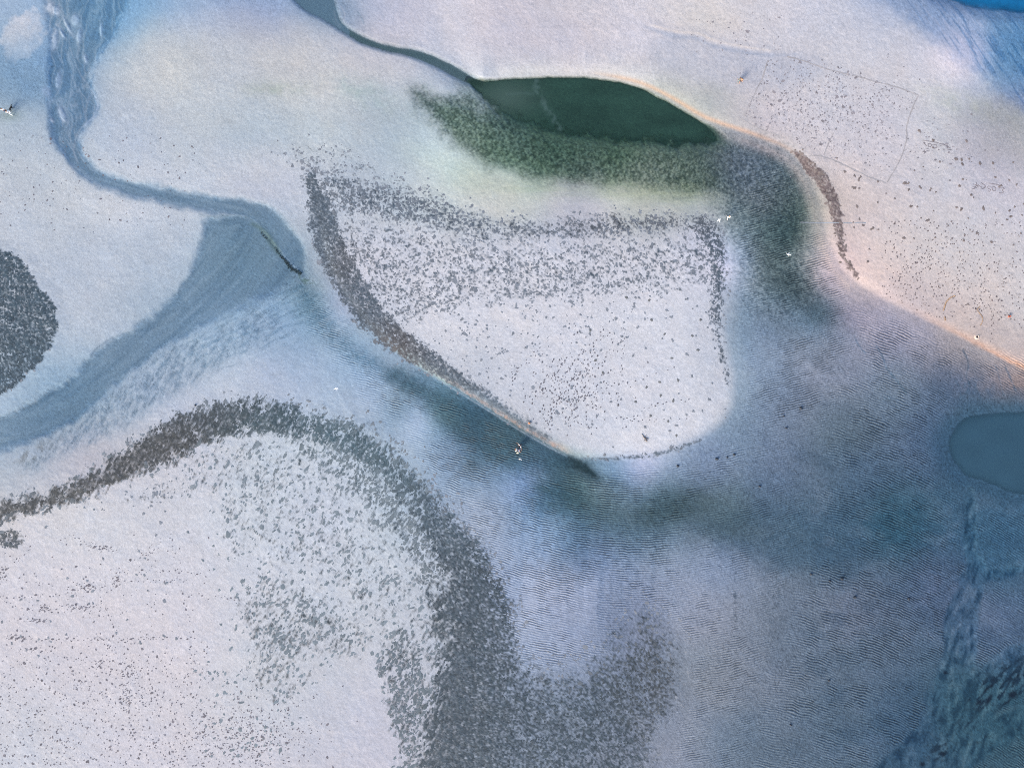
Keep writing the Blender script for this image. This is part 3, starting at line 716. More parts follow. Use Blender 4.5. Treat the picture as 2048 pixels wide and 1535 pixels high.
# water-filled hollows
def carve(d, a, b, z):
    global Z
    m = 1 - sstep(a, b, d)
    Z = Z * (1 - m) + z * m
south = sstep(-18, 18, PY - (222 + 0.16 * (PX - 1150)))
carve(d_pond + south * (13 * N1 + 9 * N2), -12 - 55 * south, 3 + 16 * south, -0.40 - 0.06 * N3)
carve(d_chan, -12, 8, -0.07 + 0.03 * ST)
carve(d_pool, -50, 8, -0.08)
carve(d_sea, -60, 30, -1.6)
carve(d_ch2, -6, 6, -0.07)
Z = np.where((np.abs(PX - 1024) > 1400) | (np.abs(PY - 767) > 1200), np.where(d_sea < 0, -1.6, 0.5), Z).astype(np.float32)
for (x, y, a, b, t) in bars:
    Z = np.maximum(Z, np.where(d_chu < 0, -0.2 + 0.26 * blob(x, y, a, b, t, 3.5), -9))
Z -= 0.10 * mf

def ground_z(px, py):
    i = np.clip(np.searchsorted(XS, px) - 1, 0, NX - 2); j = np.clip(np.searchsorted(YS, py) - 1, 0, NY - 2)
    fu = (px - XS[i]) / (XS[i + 1] - XS[i]); fv = (py - YS[j]) / (YS[j + 1] - YS[j])
    return (Z[j, i] * (1 - fu) + Z[j, i + 1] * fu) * (1 - fv) + (Z[j + 1, i] * (1 - fu) + Z[j + 1, i + 1] * fu) * fv

def field(F, px, py):
    i = np.clip(np.searchsorted(XS, px), 0, NX - 1); j = np.clip(np.searchsorted(YS, py), 0, NY - 1)
    return F[j, i]

def world3(px, py, dz=0.0):
    x, y = wxy(px, py)
    return Vector((x, y, float(ground_z(np.array(float(px)), np.array(float(py)))) + dz))

# ----------------------------------------------------------------------------
# materials
# ----------------------------------------------------------------------------
def new_mat(name):
    m = bpy.data.materials.new(name); m.use_nodes = True
    nt = m.node_tree
    return m, nt, nt.nodes['Principled BSDF'], nt.nodes['Material Output']

def simple_mat(name, rgb, rough=0.7, var=0.12, scale=30.0, albedo=True, fabric=False):
    m, nt, p, out = new_mat(name)
    base = alb(rgb) if albedo else tuple(np.clip(lin(rgb) * 0.92, 0, 0.9))
    tc = nt.nodes.new('ShaderNodeTexCoord')
    nz = nt.nodes.new('ShaderNodeTexNoise'); nz.inputs['Scale'].default_value = scale; nz.inputs['Detail'].default_value = 3
    nt.links.new(tc.outputs['Object'], nz.inputs['Vector'])
    rp = nt.nodes.new('ShaderNodeValToRGB')
    rp.color_ramp.elements[0].color = tuple(max(0, c * (1 - var)) for c in base) + (1,)
    rp.color_ramp.elements[1].color = tuple(min(1, c * (1 + var)) for c in base) + (1,)
    rp.color_ramp.elements[0].position = 0.3; rp.color_ramp.elements[1].position = 0.7
    nt.links.new(nz.outputs['Fac'], rp.inputs[0]); nt.links.new(rp.outputs[0], p.inputs['Base Color'])
    p.inputs['Roughness'].default_value = rough
    p.inputs['Specular IOR Level'].default_value = 0.3
    return m

def math_node(nt, op, a, b=None, c=None, clamp=False):
    n = nt.nodes.new('ShaderNodeMath'); n.operation = op; n.use_clamp = clamp
    for k, v in enumerate((a, b, c)):
        if v is None: continue
        if isinstance(v, (int, float)): n.inputs[k].default_value = v
        else: nt.links.new(v, n.inputs[k])
    return n.outputs[0]

def ground_material():
    m, nt, p, out = new_mat('tidal_sand')
    L = nt.links.new
    def at(name):
        a = nt.nodes.new('ShaderNodeAttribute'); a.attribute_name = name; return a
    tint, ph, ra, rd = at('tint'), at('phase'), at('ripple'), at('crest_normal')
    geo = nt.nodes.new('ShaderNodeNewGeometry')
    tc = nt.nodes.new('ShaderNodeTexCoord')
    # breaks in the crests
    nb = nt.nodes.new('ShaderNodeTexNoise'); nb.inputs['Scale'].default_value = 0.9; nb.inputs['Detail'].default_value = 2
    L(tc.outputs['Object'], nb.inputs['Vector'])
    pp = math_node(nt, 'MULTIPLY_ADD', nb.outputs['Fac'], 3.2, ph.outputs['Fac'])
    sn = math_node(nt, 'SINE', pp); cs = math_node(nt, 'COSINE', pp)
    # wet troughs: water lies between the crests
    tr = math_node(nt, 'MULTIPLY_ADD', sn, -0.5, 0.5, True)
    tr = math_node(nt, 'MULTIPLY', tr, ra.outputs['Fac'])
    dark = math_node(nt, 'MULTIPLY_ADD', tr, -0.84, 1.32)
    one = math_node(nt, 'MULTIPLY_ADD', ra.outputs['Fac'], 1.0, 0.0, True)
    mixf = nt.nodes.new('ShaderNodeMix'); mixf.data_type = 'FLOAT'
    L(one, mixf.inputs[0]); mixf.inputs[2].default_value = 1.0; L(dark, mixf.inputs[3])
    # grains
    ng = nt.nodes.new('ShaderNodeTexNoise'); ng.inputs['Scale'].default_value = 7.0; ng.inputs['Detail'].default_value = 3; ng.inputs['Roughness'].default_value = 0.7
    L(tc.outputs['Object'], ng.inputs['Vector'])
    gr = math_node(nt, 'MULTIPLY_ADD', ng.outputs['Fac'], 0.5, 0.75)
    mul = math_node(nt, 'MULTIPLY', mixf.outputs[0], gr)
    sc = nt.nodes.new('ShaderNodeVectorMath'); sc.operation = 'SCALE'
    L(tint.outputs['Color'], sc.inputs[0]); L(mul, sc.inputs['Scale'])
    L(sc.outputs[0], p.inputs['Base Color'])
    # ripple slopes
    sl = math_node(nt, 'MULTIPLY', cs, ra.outputs['Fac']); sl = math_node(nt, 'MULTIPLY', sl, 0.42)
    v = nt.nodes.new('ShaderNodeVectorMath'); v.operation = 'SCALE'; L(rd.outputs['Vector'], v.inputs[0]); L(sl, v.inputs['Scale'])
    su_ = nt.nodes.new('ShaderNodeVectorMath'); su_.operation = 'SUBTRACT'; L(geo.outputs['Normal'], su_.inputs[0]); L(v.outputs[0], su_.inputs[1])
    nn = nt.nodes.new('ShaderNodeVectorMath'); nn.operation = 'NORMALIZE'; L(su_.outputs[0], nn.inputs[0])
    bp = nt.nodes.new('ShaderNodeBump'); bp.inputs['Strength'].default_value = 0.5; bp.inputs['Distance'].default_value = 0.03
    nf = nt.nodes.new('ShaderNodeTexNoise'); nf.inputs['Scale'].default_value = 3.5; nf.inputs['Detail'].default_value = 3
    L(tc.outputs['Object'], nf.inputs['Vector']); L(nf.outputs['Fac'], bp.inputs['Height']); L(nn.outputs[0], bp.inputs['Normal'])
    L(bp.outputs[0], p.inputs['Normal'])
    # darker (wetter) sand is smoother
    bw = nt.nodes.new('ShaderNodeRGBToBW'); L(tint.outputs['Color'], bw.inputs[0])
    mr = nt.nodes.new('ShaderNodeMapRange'); mr.inputs[1].default_value = 0.1; mr.inputs[2].default_value = 0.4; mr.inputs[3].default_value = 0.45; mr.inputs[4].default_value = 0.85
    L(bw.outputs[0], mr.inputs[0]); L(mr.outputs[0], p.inputs['Roughness'])
    p.inputs['Specular IOR Level'].default_value = 0.25
    return m

def water_material(name, rough=0.12, wave=6.0, strength=0.15):
    """water seen through to the bed where it is thin, its own colour where it is deep"""
    m, nt, p, out = new_mat(name)
    L = nt.links.new
    t = nt.nodes.new('ShaderNodeAttribute'); t.attribute_name = 'tint'
    d = nt.nodes.new('ShaderNodeAttribute'); d.attribute_name = 'cover'
    L(t.outputs['Color'], p.inputs['Base Color'])
    p.inputs['Roughness'].default_value = rough
    p.inputs['IOR'].default_value = 1.33
    tc = nt.nodes.new('ShaderNodeTexCoord')
    nz = nt.nodes.new('ShaderNodeTexNoise'); nz.inputs['Scale'].default_value = wave; nz.inputs['Detail'].default_value = 3
    L(tc.outputs['Object'], nz.inputs['Vector'])
    bp = nt.nodes.new('ShaderNodeBump'); bp.inputs['Strength'].default_value = strength; bp.inputs['Distance'].default_value = 0.03
    L(nz.outputs['Fac'], bp.inputs['Height']); L(bp.outputs[0], p.inputs['Normal'])
    tr = nt.nodes.new('ShaderNodeBsdfTransparent')
    mx = nt.nodes.new('ShaderNodeMixShader')
    L(d.outputs['Fac'], mx.inputs[0]); L(tr.outputs[0], mx.inputs[1]); L(p.outputs[0], mx.inputs[2])
    L(mx.outputs[0], out.inputs['Surface'])
    return m

# ----------------------------------------------------------------------------
# ground sheet
# ----------------------------------------------------------------------------
VX = (PX - 1024.0) * M_PER_PX; VY = (767.5 - PY) * M_PER_PX
idx = np.arange(NX * NY, dtype=np.int32).reshape(NY, NX)
def grid_faces(sel=None):
    a = idx[:-1, :-1]; b = idx[1:, :-1]; c = idx[1:, 1:]; d = idx[:-1, 1:]
    q = np.stack((a, b, c, d), -1)
    return q.reshape(-1, 4) if sel is None else q[sel]
verts = np.stack((VX, VY, Z), -1).reshape(-1, 3)
q = grid_faces()
gme = mesh_np('sand_flat', verts, q.ravel(), np.full(len(q), 4, np.int32))
A4 = np.ones((NY, NX, 4), np.float32); A4[..., :3] = np.clip(C / GAIN, 0, 0.85)
attr(gme, 'tint', 'FLOAT_COLOR', A4)
attr(gme, 'phase', 'FLOAT', np.mod(PHASE, 2 * np.pi * 4096) - 0)
attr(gme, 'ripple', 'FLOAT', RA)
attr(gme, 'crest_normal', 'FLOAT_VECTOR', np.stack((gx, -gy, np.zeros_like(gx)), -1))
ground = link_mesh('sand_flat', gme, ground_material())
tag(ground, 'pale tidal sand flat with rippled wet areas', 'sand', kind='structure')

# ----------------------------------------------------------------------------
# water
# ----------------------------------------------------------------------------
def water_sheet(name, region, level, rgb_fn, cover_fn, mat, label):
    near = (Z < level + 0.03) & region
    cell = near[:-1, :-1] | near[1:, :-1] | near[1:, 1:] | near[:-1, 1:]
    qf = grid_faces(cell)
    used, inv = np.unique(qf, return_inverse=True)
    inv = inv.reshape(-1, 4)
    vx = VX.ravel()[used]; vy = VY.ravel()[used]
    zz = Z.ravel()[used]
    me = mesh_np(name, np.stack((vx, vy, np.full_like(vx, level)), -1), inv.ravel(), np.full(len(inv), 4, np.int32))
    px, py = PX.ravel()[used], PY.ravel()[used]
    depth = np.clip(level - zz, 0, 9)
    col = np.ones((len(used), 4), np.float32); col[:, :3] = np.clip(rgb_fn(px, py, depth) / GAIN, 0, 0.85)
    attr(me, 'tint', 'FLOAT_COLOR', col)
    attr(me, 'cover', 'FLOAT', np.clip(cover_fn(px, py, depth), 0, 1))
    return tag(link_mesh(name, me, mat), label, kind='structure')

def pond_rgb(px, py, dep):
    c = np.tile(lin((43, 71, 64)), (len(px), 1))
    g = (vnoise(px / 60, py / 22, 170) + 0.5 * vnoise(px / 18, py / 9, 174))[:, None]
    c = c * (1 + 0.16 * g)
    c = c * (1 + 0.10 * RNG.normal(0, 1, (len(px), 1)))
    u = np.exp(-(((px - 1010) / 60) ** 2 + ((py - 195) / 35) ** 2))[:, None]
    c = c + u * (lin((74, 98, 94)) - c) * 0.8
    e = np.exp(-(((py - 283 - 0.05 * (px - 1250)) / 10) ** 2))[:, None] * (px > 1080)[:, None]
    c = c + e * (lin((32, 58, 54)) - c) * 0.6
    # wisps of scum drifting across
    line = np.interp(py, [155, 175, 200, 225, 250, 275], [1068, 1074, 1082, 1098, 1116, 1130])
    w = np.exp(-((px - line + 5 * vnoise(px / 7, py / 7, 171)) / 6.0) ** 2) * np.clip(0.5 + vnoise(px / 5, py / 6, 172), 0, 1)
    w = w + 0.4 * np.exp(-((py - 187 - 2 * vnoise(px / 9, py / 9, 173)) / 2.5) ** 2) * (px > 1010) * (px < 1070)
    c = c + np.clip(w, 0, 1)[:, None] * (lin((96, 124, 126)) - c) * 0.4
    return c
water_sheet('pond', (d_pond < 8), 0.0, pond_rgb, lambda x, y, d: 1 - np.exp(-d * 16), water_material('pond_water', 0.15, 2.5, 0.2), 'dark green tidal pond')

def chan_rgb(px, py, dep):
    f = field(ST, px, py)[:, None]; f2 = field(ST2, px, py)[:, None]
    c = np.tile(lin((108, 142, 168)), (len(px), 1))
    return c * (1 + 0.22 * f - 0.15 * f2)
water_sheet('stream', (d_chan < 8) , 0.0, chan_rgb, lambda x, y, d: 0.30 * (1 - np.exp(-d * 14)), water_material('stream_water', 0.2, 5, 0.25), 'shallow blue stream winding across the sand')
water_sheet('narrow_stream', (d_ch2 < 8) & (d_pond > 6), 0.0, lambda x, y, d: np.where((x < 700)[:, None], lin((104, 138, 164)), lin((80, 108, 118))), lambda x, y, d: 0.8 * (1 - np.exp(-d * 18)), water_material('narrow_stream_water', 0.2, 5, 0.2), 'narrow dark stream running into the pond')
water_sheet('pool', (d_pool < 14), 0.0, lambda x, y, d: np.tile(lin((57, 90, 113)), (len(x), 1)) * (1 + 0.06 * vnoise(x / 30, y / 30, 180)[:, None]), lambda x, y, d: 1 - np.exp(-d * 45), water_material('pool_water', 0.15, 4, 0.2), 'smooth steel blue pool on the rippled flat')

def sea_rgb(px, py, dep):
    n = (vnoise(px / 9, py / 5, 190) * 0.5 + vnoise(px / 30, py / 12, 191) * 0.5)[:, None]
    c = np.tile(lin((20, 112, 172)), (len(px), 1)) * (1 + 0.25 * n)
    w = np.exp(-((py - np.interp(px, [1880, 1893, 1900, 1908, 1916, 1925], [-4, 0.5, 3, 5, 7, 9])) / 1.6) ** 2) * (px > 1882) * (px < 1918)
    return c + w[:, None] * (lin((225, 232, 245)) - c)
water_sheet('sea', (d_sea < 20), -0.02, sea_rgb, lambda x, y, d: np.clip(1 - np.exp(-d * 4), 0, 1), water_material('sea_water', 0.2, 1.5, 0.4), 'deep blue sea at the edge of the flat')

# ----------------------------------------------------------------------------
# loose ground cover: algae clumps, footprints, scratched lines
# ----------------------------------------------------------------------------
def tint_material(name, rough=0.8):
    m, nt, p, out = new_mat(name)
    a = nt.nodes.new('ShaderNodeAttribute'); a.attribute_name = 'tint'
    tc = nt.nodes.new('ShaderNodeTexCoord')
    nz = nt.nodes.new('ShaderNodeTexNoise'); nz.inputs['Scale'].default_value = 9; nz.inputs['Detail'].default_value = 3
    nt.links.new(tc.outputs['Object'], nz.inputs['Vector'])
    f = math_node(nt, 'MULTIPLY_ADD', nz.outputs['Fac'], 0.6, 0.7)
    v = nt.nodes.new('ShaderNodeVectorMath'); v.operation = 'SCALE'
    nt.links.new(a.outputs['Color'], v.inputs[0]); nt.links.new(f, v.inputs['Scale'])
    nt.links.new(v.outputs[0], p.inputs['Base Color'])
    p.inputs['Roughness'].default_value = rough
    p.inputs['Specular IOR Level'].default_value = 0.25
    return m
MAT_ALGAE = tint_material('algae')
MAT_DAMP_SHADE = tint_material('damp_shaded_sand')  # damp prints and grooves, the shade inside them put into the colour

def clumps(name, px, py, r, elong, ang, rgb, mat, n=8, zc=0.025, zr=0.008, jag=0.35, origin=None):
    """one mesh of many low irregular discs laid on the ground"""
    N = len(px)
    th = np.linspace(0, 2 * np.pi, n, endpoint=False)[None, :] + RNG.uniform(0, 6.28, (N, 1))
    rr = r[:, None] * (1 + jag * RNG.uniform(-1, 1, (N, n)))
    u = np.cos(th) * rr * elong[:, None]; v = np.sin(th) * rr / np.sqrt(elong)[:, None]
    ca, sa = np.cos(ang)[:, None], np.sin(ang)[:, None]
    qx = px[:, None] + u * ca - v * sa; qy = py[:, None] + u * sa + v * ca
    X = np.concatenate((px[:, None], qx), 1); Y = np.concatenate((py[:, None], qy), 1)
    zz = ground_z(X, Y) + zr
    zz[:, 0] += zc - zr
    V = np.stack(((X - 1024) * M_PER_PX, (767.5 - Y) * M_PER_PX, zz), -1).reshape(-1, 3)
    if origin is not None: V = V - np.array(origin)[None]
    b = (np.arange(N) * (n + 1))[:, None]
    i = np.arange(n)[None, :]
    F = np.stack((np.broadcast_to(b, (N, n)), b + 1 + (i + 1) % n, b + 1 + i), -1).reshape(-1, 3)
    me = mesh_np(name, V, F.ravel(), np.full(len(F), 3, np.int32))
    col = np.ones((N, n + 1, 4), np.float32); col[..., :3] = (rgb / GAIN)[:, None, :]
    attr(me, 'tint', 'FLOAT_COLOR', col)
    return link_mesh(name, me, mat)

cs_ = 4.2
cx_, cy_ = np.meshgrid(np.arange(-60, 2110, cs_), np.arange(-60, 1600, cs_))
cx_ = (cx_ + RNG.uniform(0, cs_, cx_.shape)).ravel(); cy_ = (cy_ + RNG.uniform(0, cs_, cy_.shape)).ravel()
den = field(DEN, cx_, cy_); mot = field(MOT, cx_, cy_); flm = field(film, cx_, cy_)
streak = field(mix_s, cx_, cy_)
p_ = np.where(den > 0.2, np.clip(den * 1.05 + 0.75 * mot * np.clip(den * 2, 0, 1) - 0.12, 0, 0.85), den * 0.35)
p_ = np.where(den > 0.9, 0.5, p_) * (1 - 0.85 * (flm > 0.8))
p_ = p_ * np.where(inside(d_dark, 30)[np.clip(np.searchsorted(YS, cy_), 0, NY - 1), np.clip(np.searchsorted(XS, cx_), 0, NX - 1)] > 0.5, 0.35, 1)
keep = RNG.random(len(cx_)) < p_ * (1 - 0.45 * streak * (den < 0.5)) * np.where((den < 0.6) & (den > 0.2), 0.62, 1.0)
ax_, ay_, ad_, as_ = cx_[keep], cy_[keep], den[keep], streak[keep]
ar_ = np.exp(RNG.normal(math.log(1.6), 0.35, len(ax_))) * (1 + 0.15 * as_)
ael = 1 + np.abs(RNG.normal(0, 0.25, len(ax_))) + 0.30 * as_
aan = np.where(as_ > 0.4, math.radians(-58) + RNG.normal(0, 0.45, len(ax_)), RNG.uniform(0, 6.28, len(ax_)))
nrep = np.where(RNG.random(len(ax_)) < 0.25 + 0.45 * as_, RNG.integers(2, 4, len(ax_)), 1)
rep = np.repeat(np.arange(len(ax_)), nrep)
fst = np.concatenate(([True], rep[1:] != rep[:-1]))
jx = np.where(fst, 0, RNG.normal(0, 1.7, len(rep))); jy = np.where(fst, 0, RNG.normal(0, 1.7, len(rep)))
ax_, ay_, ad_, as_, ar_, ael, aan = ax_[rep] + jx, ay_[rep] + jy, ad_[rep], as_[rep], ar_[rep] * np.where(fst, 1, 0.8), ael[rep], aan[rep]
pal = np.clip((0.85 - ad_) / 0.4, 0, 1)[:, None]
acol = field(FC, ax_, ay_) * (1 - pal) + (lin((138,146,160)) * (1 - as_[:, None]) + lin((130,144,157)) * as_[:, None]) * pal
acol = np.where((ax_ > 1500)[:, None] & (ay_ < 700)[:, None], lin((134,125,126)), acol)
acol = acol * RNG.uniform(0.85, 1.2, (len(ax_), 1))
zone_defs = [
    ('dense grey algae clumps on the rounded islet at the left edge', (ax_ < 160) & (ay_ < 850)),
    ('grey algae clumps covering the middle sandbank', (ay_ < 925) & (ax_ > 500) & (ax_ < 1500) & ~((ax_ < 860) & (ay_ > 800))),
    ('brown grey algae clumps on the sandbank at the right', (ax_ >= 1500) & (ay_ < 700)),
]
rest = np.ones(len(ax_), bool)
lone = (ad_ < 0.13)
for lab, sel in zone_defs:
    rest &= ~sel
zone_defs.append(('streaked grey algae clumps in a broad arc across the lower sand', rest))
for lab, sel in zone_defs:
    k = sel & ~lone
    tag(clumps('algae_clumps', ax_[k], ay_[k], ar_[k], ael[k], aan[k], acol[k], MAT_ALGAE), lab, 'algae', kind='stuff')

# patches standing alone, each one a thing
lone_groups = [
    ('small lone grey algae patch on the bare sand of the middle bank', 'lone algae patches on the middle bank', lambda x, y: (x > 480) & (x < 1480) & (y < 920), 95),
    ('small lone brown algae patch on the pink sandbank at the right', 'lone algae patches on the right bank', lambda x, y: (x > 1600) & (y < 640), 110),
    ('small lone grey algae patch on the pale sand at lower left', 'lone algae patches at lower left', lambda x, y: (x < 450) & (y > 980), 60),
]
extra = [(1297,601),(1302,640),(1328,668),(1342,716),(1355,760),(1292,774),(1318,764),(1320,790),(1345,800),(1270,803),(1300,830),(1335,842),(1352,870),(1395,700),(1400,640),(1383,672),(1252,596),(1180,660),(1190,720),(1205,745)]
ORD = ['nearest', 'second nearest', 'third nearest', 'fourth nearest', 'fifth nearest', 'sixth nearest', 'seventh nearest', 'eighth nearest', 'ninth nearest', 'tenth nearest',
       'eleventh nearest', 'twelfth nearest', 'thirteenth nearest', 'fourteenth nearest', 'fifteenth nearest', 'sixteenth nearest', 'seventeenth nearest', 'eighteenth nearest', 'nineteenth nearest', 'twentieth nearest', 'twenty-first nearest', 'twenty-second nearest', 'twenty-third nearest', 'twenty-fourth nearest', 'twenty-fifth nearest', 'twenty-sixth nearest', 'twenty-seventh nearest', 'twenty-eighth nearest', 'twenty-ninth nearest', 'thirtieth nearest']
def single_out(pts, marks):
    """for each point: (ordinal, landmark, side) counted among the points on that side of that landmark"""
    out = [None] * len(pts); sets = {}
    for i, p in enumerate(pts):
        d = [math.hypot(p[0] - m[1], p[1] - m[2]) for m in marks]
        k = int(np.argmin(d)); dx, dy = p[0] - marks[k][1], p[1] - marks[k][2]
        side = ('right of it' if dx > 0 else 'left of it') if abs(dx) > abs(dy) else ('below it' if dy > 0 else 'above it')
        sets.setdefault((k, side), []).append((d[k], i))
    for (k, side), l in sets.items():
        for n, (_, i) in enumerate(sorted(l)):
            out[i] = (ORD[min(n, len(ORD) - 1)], marks[k][0], side)
    return out
MARKS = {'middle': [('the driftwood', 1289, 875), ('the orange buoy', 1058, 845), ('the upper right bank corner', 1430, 455), ('the lower bank tip', 1135, 905), ('the gull beside the person', 1438, 440), ('the upper left bank end', 610, 345), ('the bank edge bend', 790, 690), ('the dotted right rim', 1440, 640)],
         'right': [('the scrawled letters', 1975, 376), ('the faint scribble', 1865, 293), ('the scratched square foot', 1770, 366), ('the brown band top', 1625, 335), ('the brown band foot', 1690, 525), ('the curved trench', 1893, 605), ('the red bucket', 2012, 633), ('the blue rivulet end', 1760, 447)],
         'lower': [('the small left clump', 22, 1078), ('the long footprint trail', 103, 1278), ('the dark scuff marks', 185, 1165), ('the footprint crossing', 386, 1263), ('the left arc end', 150, 1000)]}
for lab, grp, test, cap in lone_groups:
    k = np.where(lone & test(ax_, ay_))[0]
    k = k[np.argsort(-ar_[k])][:cap]
    pts = [(ax_[i], ay_[i], min(ar_[i] * 1.15, 2.9), acol[i]) for i in k]
    if 'middle' in grp:
        pts += [(x, y, 2.7, lin((120,124,130))) for x, y in extra]
    tone_word = 'brown' if 'right' in grp else 'grey'
    names = single_out(pts, MARKS['middle' if 'middle' in grp else 'right' if 'right' in grp else 'lower'])
    for (x, y, r, c), (nth, mark, side) in zip(pts, names):
        o3 = world3(x, y)
        o = clumps('algae_patch', np.array([x]), np.array([y]), np.array([r]), np.array([1.2]), RNG.uniform(0, 6, 1), np.array([c]), MAT_ALGAE, n=11, zc=0.05, jag=0.4, origin=o3)
        o.location = o3
        tag(o, 'lone %s algae patch %s to %s, %s' % (tone_word, nth, mark, side), 'algae patch', grp)

# ---- footprints and trodden marks
def cr(ox, oy, sc, pts): return [(ox + x / sc, oy + y / sc) for x, y in pts]
def walk(pts, step=7.5, wob=1.7, skip=0.2):
    P = smooth_pts(pts, False, 8); out = []
    seg = np.hypot(*(P[1:] - P[:-1]).T); acc = np.concatenate(([0], np.cumsum(seg)))
    s = RNG.uniform(0, step); side = 1
    while s < acc[-1]:
        x = np.interp(s, acc, P[:, 0]); y = np.interp(s, acc, P[:, 1])
        i = min(np.searchsorted(acc, s), len(P) - 1); t = P[i] - P[i - 1]; t = t / (np.hypot(*t) + 1e-9)
        if RNG.random() > skip:
            out.append((x - t[1] * side * wob + RNG.normal(0, 0.5), y + t[0] * side * wob + RNG.normal(0, 0.5), math.atan2(t[1], t[0])))
        side = -side; s += step * RNG.uniform(0.75, 1.25)
    return out
def prints(name, marks, label, rgb, r=1.25, el=1.35, sd=0.2):
    a = np.array(marks)
    n = len(a)
    c = lin(rgb)[None] * RNG.uniform(0.75, 1.25, (n, 1))
    o = clumps(name, a[:, 0], a[:, 1], r * np.exp(RNG.normal(0, sd, n)), el * np.ones(n), a[:, 2], c, MAT_DAMP_SHADE, n=6, zc=0.006, zr=0.016, jag=0.2)
    return tag(o, label, 'footprints', kind='stuff')

c5 = lambda *p: cr(680, 505, 2.924, p)
c6 = lambda *p: cr(1348, 505, 2.924, p)
c7 = lambda *p: cr(0, 1010, 2.924, p)
mk = []
for t in (c5((1190,1000),(1250,860),(1300,740),(1440,560),(1640,440)), c5((1220,1040),(1260,900),(1330,800),(1400,720),(1470,640)),
          c5((1000,780),(1060,650),(1170,560)), c5((1100,920),(1170,780),(1250,700),(1330,620)), c5((1200,1000),(1380,860),(1500,840)),
          c5((1330,1000),(1380,880),(1440,760),(1560,590),(1600,480)), c5((1620,900),(1640,700),(1660,470)), c5((1420,860),(1560,780),(1790,730),(1960,660)),
          c5((1600,960),(1760,980),(2040,975)), c5((1230,1050),(1240,930),(1300,830),(1340,760)), c5((1210,1020),(1230,900),(1260,800)),
          c5((1190,980),(1200,880),(1260,760),(1330,690)), c5((1350,950),(1370,850),(1390,700)), c5((980,800),(1020,700),(1110,640)), c5((1640,1040),(1800,900),(2040,860)),
          c5((1240,870),(1400,850),(1420,760)), c5((1060,880),(1180,760),(1180,690)), c5((1430,700),(1480,560),(1540,440)), c5((1620,640),(1630,540),(1660,440))):
    mk += walk(t)
for _ in range(260):
    x, y = RNG.normal(1140, 50), RNG.normal(770, 50)
    if 1040 < x < 1300 and 640 < y < 880: mk.append((x, y, RNG.uniform(1.2, 2.2)))
prints('footprints', mk, 'footprint trails climbing from the bank edge across the middle bank', (120,120,132))
mk = []
for t in (c6((1230,220),(1330,130),(1420,40),(1500,-60)), c6((1260,180),(1400,60),(1560,-60)), c6((1520,330),(1540,150),(1600,40)), c6((1640,230),(1650,100),(1660,20)),
          c6((1780,250),(1770,100),(1740,-40)), c6((1840,560),(1850,400),(1840,280),(1800,200)), c6((1900,240),(1940,120),(1960,60)), c6((1720,260),(1860,340),(1950,380),(2040,460)),
          c6((1300,160),(1350,60),(1440,-40)), c6((1680,470),(1740,430),(1780,420)), c6((1410,200),(1440,100),(1500,10)), c6((1500,250),(1560,60)), c6((1870,140),(1900,30)),
          c6((1600,280),(1660,120),(1700,20),(1780,-80)), c6((1330,140),(1480,20),(1640,-60),(1760,-150)), c6((1250,230),(1340,180),(1520,60))):
    mk += walk(t)
for _ in range(420):
    mk.append((RNG.uniform(1760, 2048), RNG.uniform(440, 640), RNG.uniform(0, 6.28)))
mk = [m for m in mk if field(d_rb, np.array([m[0]]), np.array([m[1]]))[0] < -8]
prints('footprints', mk, 'footprint trails fanning out over the pink sandbank above the orange shore', (128,118,122), r=1.15)
mk = []
for t in (c7((0,525),(60,535),(200,530),(350,520),(450,495),(560,445)), c7((40,560),(110,600),(200,610),(340,620),(440,605),(560,570)), c7((60,665),(240,670)),
          c7((20,760),(100,775),(300,785),(500,780),(700,790),(800,815),(860,870),(870,960),(880,1020)), c7((560,780),(900,775),(1150,770)),
          c7((1000,180),(1020,280),(1040,400),(1060,480),(1080,560),(1110,650),(1130,740)), c7((700,385),(1000,385),(1190,400)), c7((720,435),(1000,440),(1140,440)),
          c7((740,330),(860,285),(930,240),(950,150)), c7((330,120),(420,170),(540,240),(640,255),(690,265)), c7((1100,530),(1220,520),(1380,550)), c7((850,575),(950,550)),
          c7((200,830),(350,870),(480,910),(620,905),(720,925),(790,970)), c7((100,435),(240,460),(330,465)), c7((620,590),(660,680),(690,750)), c7((760,1200),(765,1420)),
          c7((80,330),(150,280),(190,230)), c7((560,520),(600,560),(560,590)), c7((500,780),(600,770),(590,740))):
    mk += walk(t, step=6.5)
for (x, y, sx, sy, n) in ((178,1172,16,6,46),(233,1160,5,8,26),(90,1213,7,4,22),(165,1212,18,4,34),(4,1145,5,10,26),(38,1275,14,5,46),(256,1385,6,12,34),(76,1239,9,3,18),(185,1092,12,4,20),(215,1097,8,3,14),(66,1296,8,3,10),(200,1330,5,6,16),(265,1345,12,12,30),(290,1106,5,2,8),(255,1400,8,14,22)):
    for _ in range(n): mk.append((RNG.normal(x, sx), RNG.normal(y, sy), math.radians(-25)))
for _ in range(950):
    mk.append((RNG.uniform(0, 420), 1290 + 240 * RNG.random() ** 0.8, RNG.uniform(0, 6.28)))
for _ in range(700):
    mk.append((RNG.normal(500, 75), RNG.normal(1470, 45), RNG.uniform(0, 6.28)))
for _ in range(160):
    mk.append((RNG.uniform(0, 420), RNG.uniform(1060, 1300), RNG.uniform(0, 6.28)))
for _ in range(160):
    mk.append((RNG.uniform(0, 400), RNG.uniform(270, 470), RNG.uniform(0, 6.28)))
prints('footprints', mk, 'footprint trails and trodden marks across the pale lower left sand', (124,122,134), r=1.05, sd=0.35)
mk = []
pit = [(1532,125),(1640,118),(1835,195),(1812,280),(1770,365),(1690,330),(1580,290),(1487,238)]
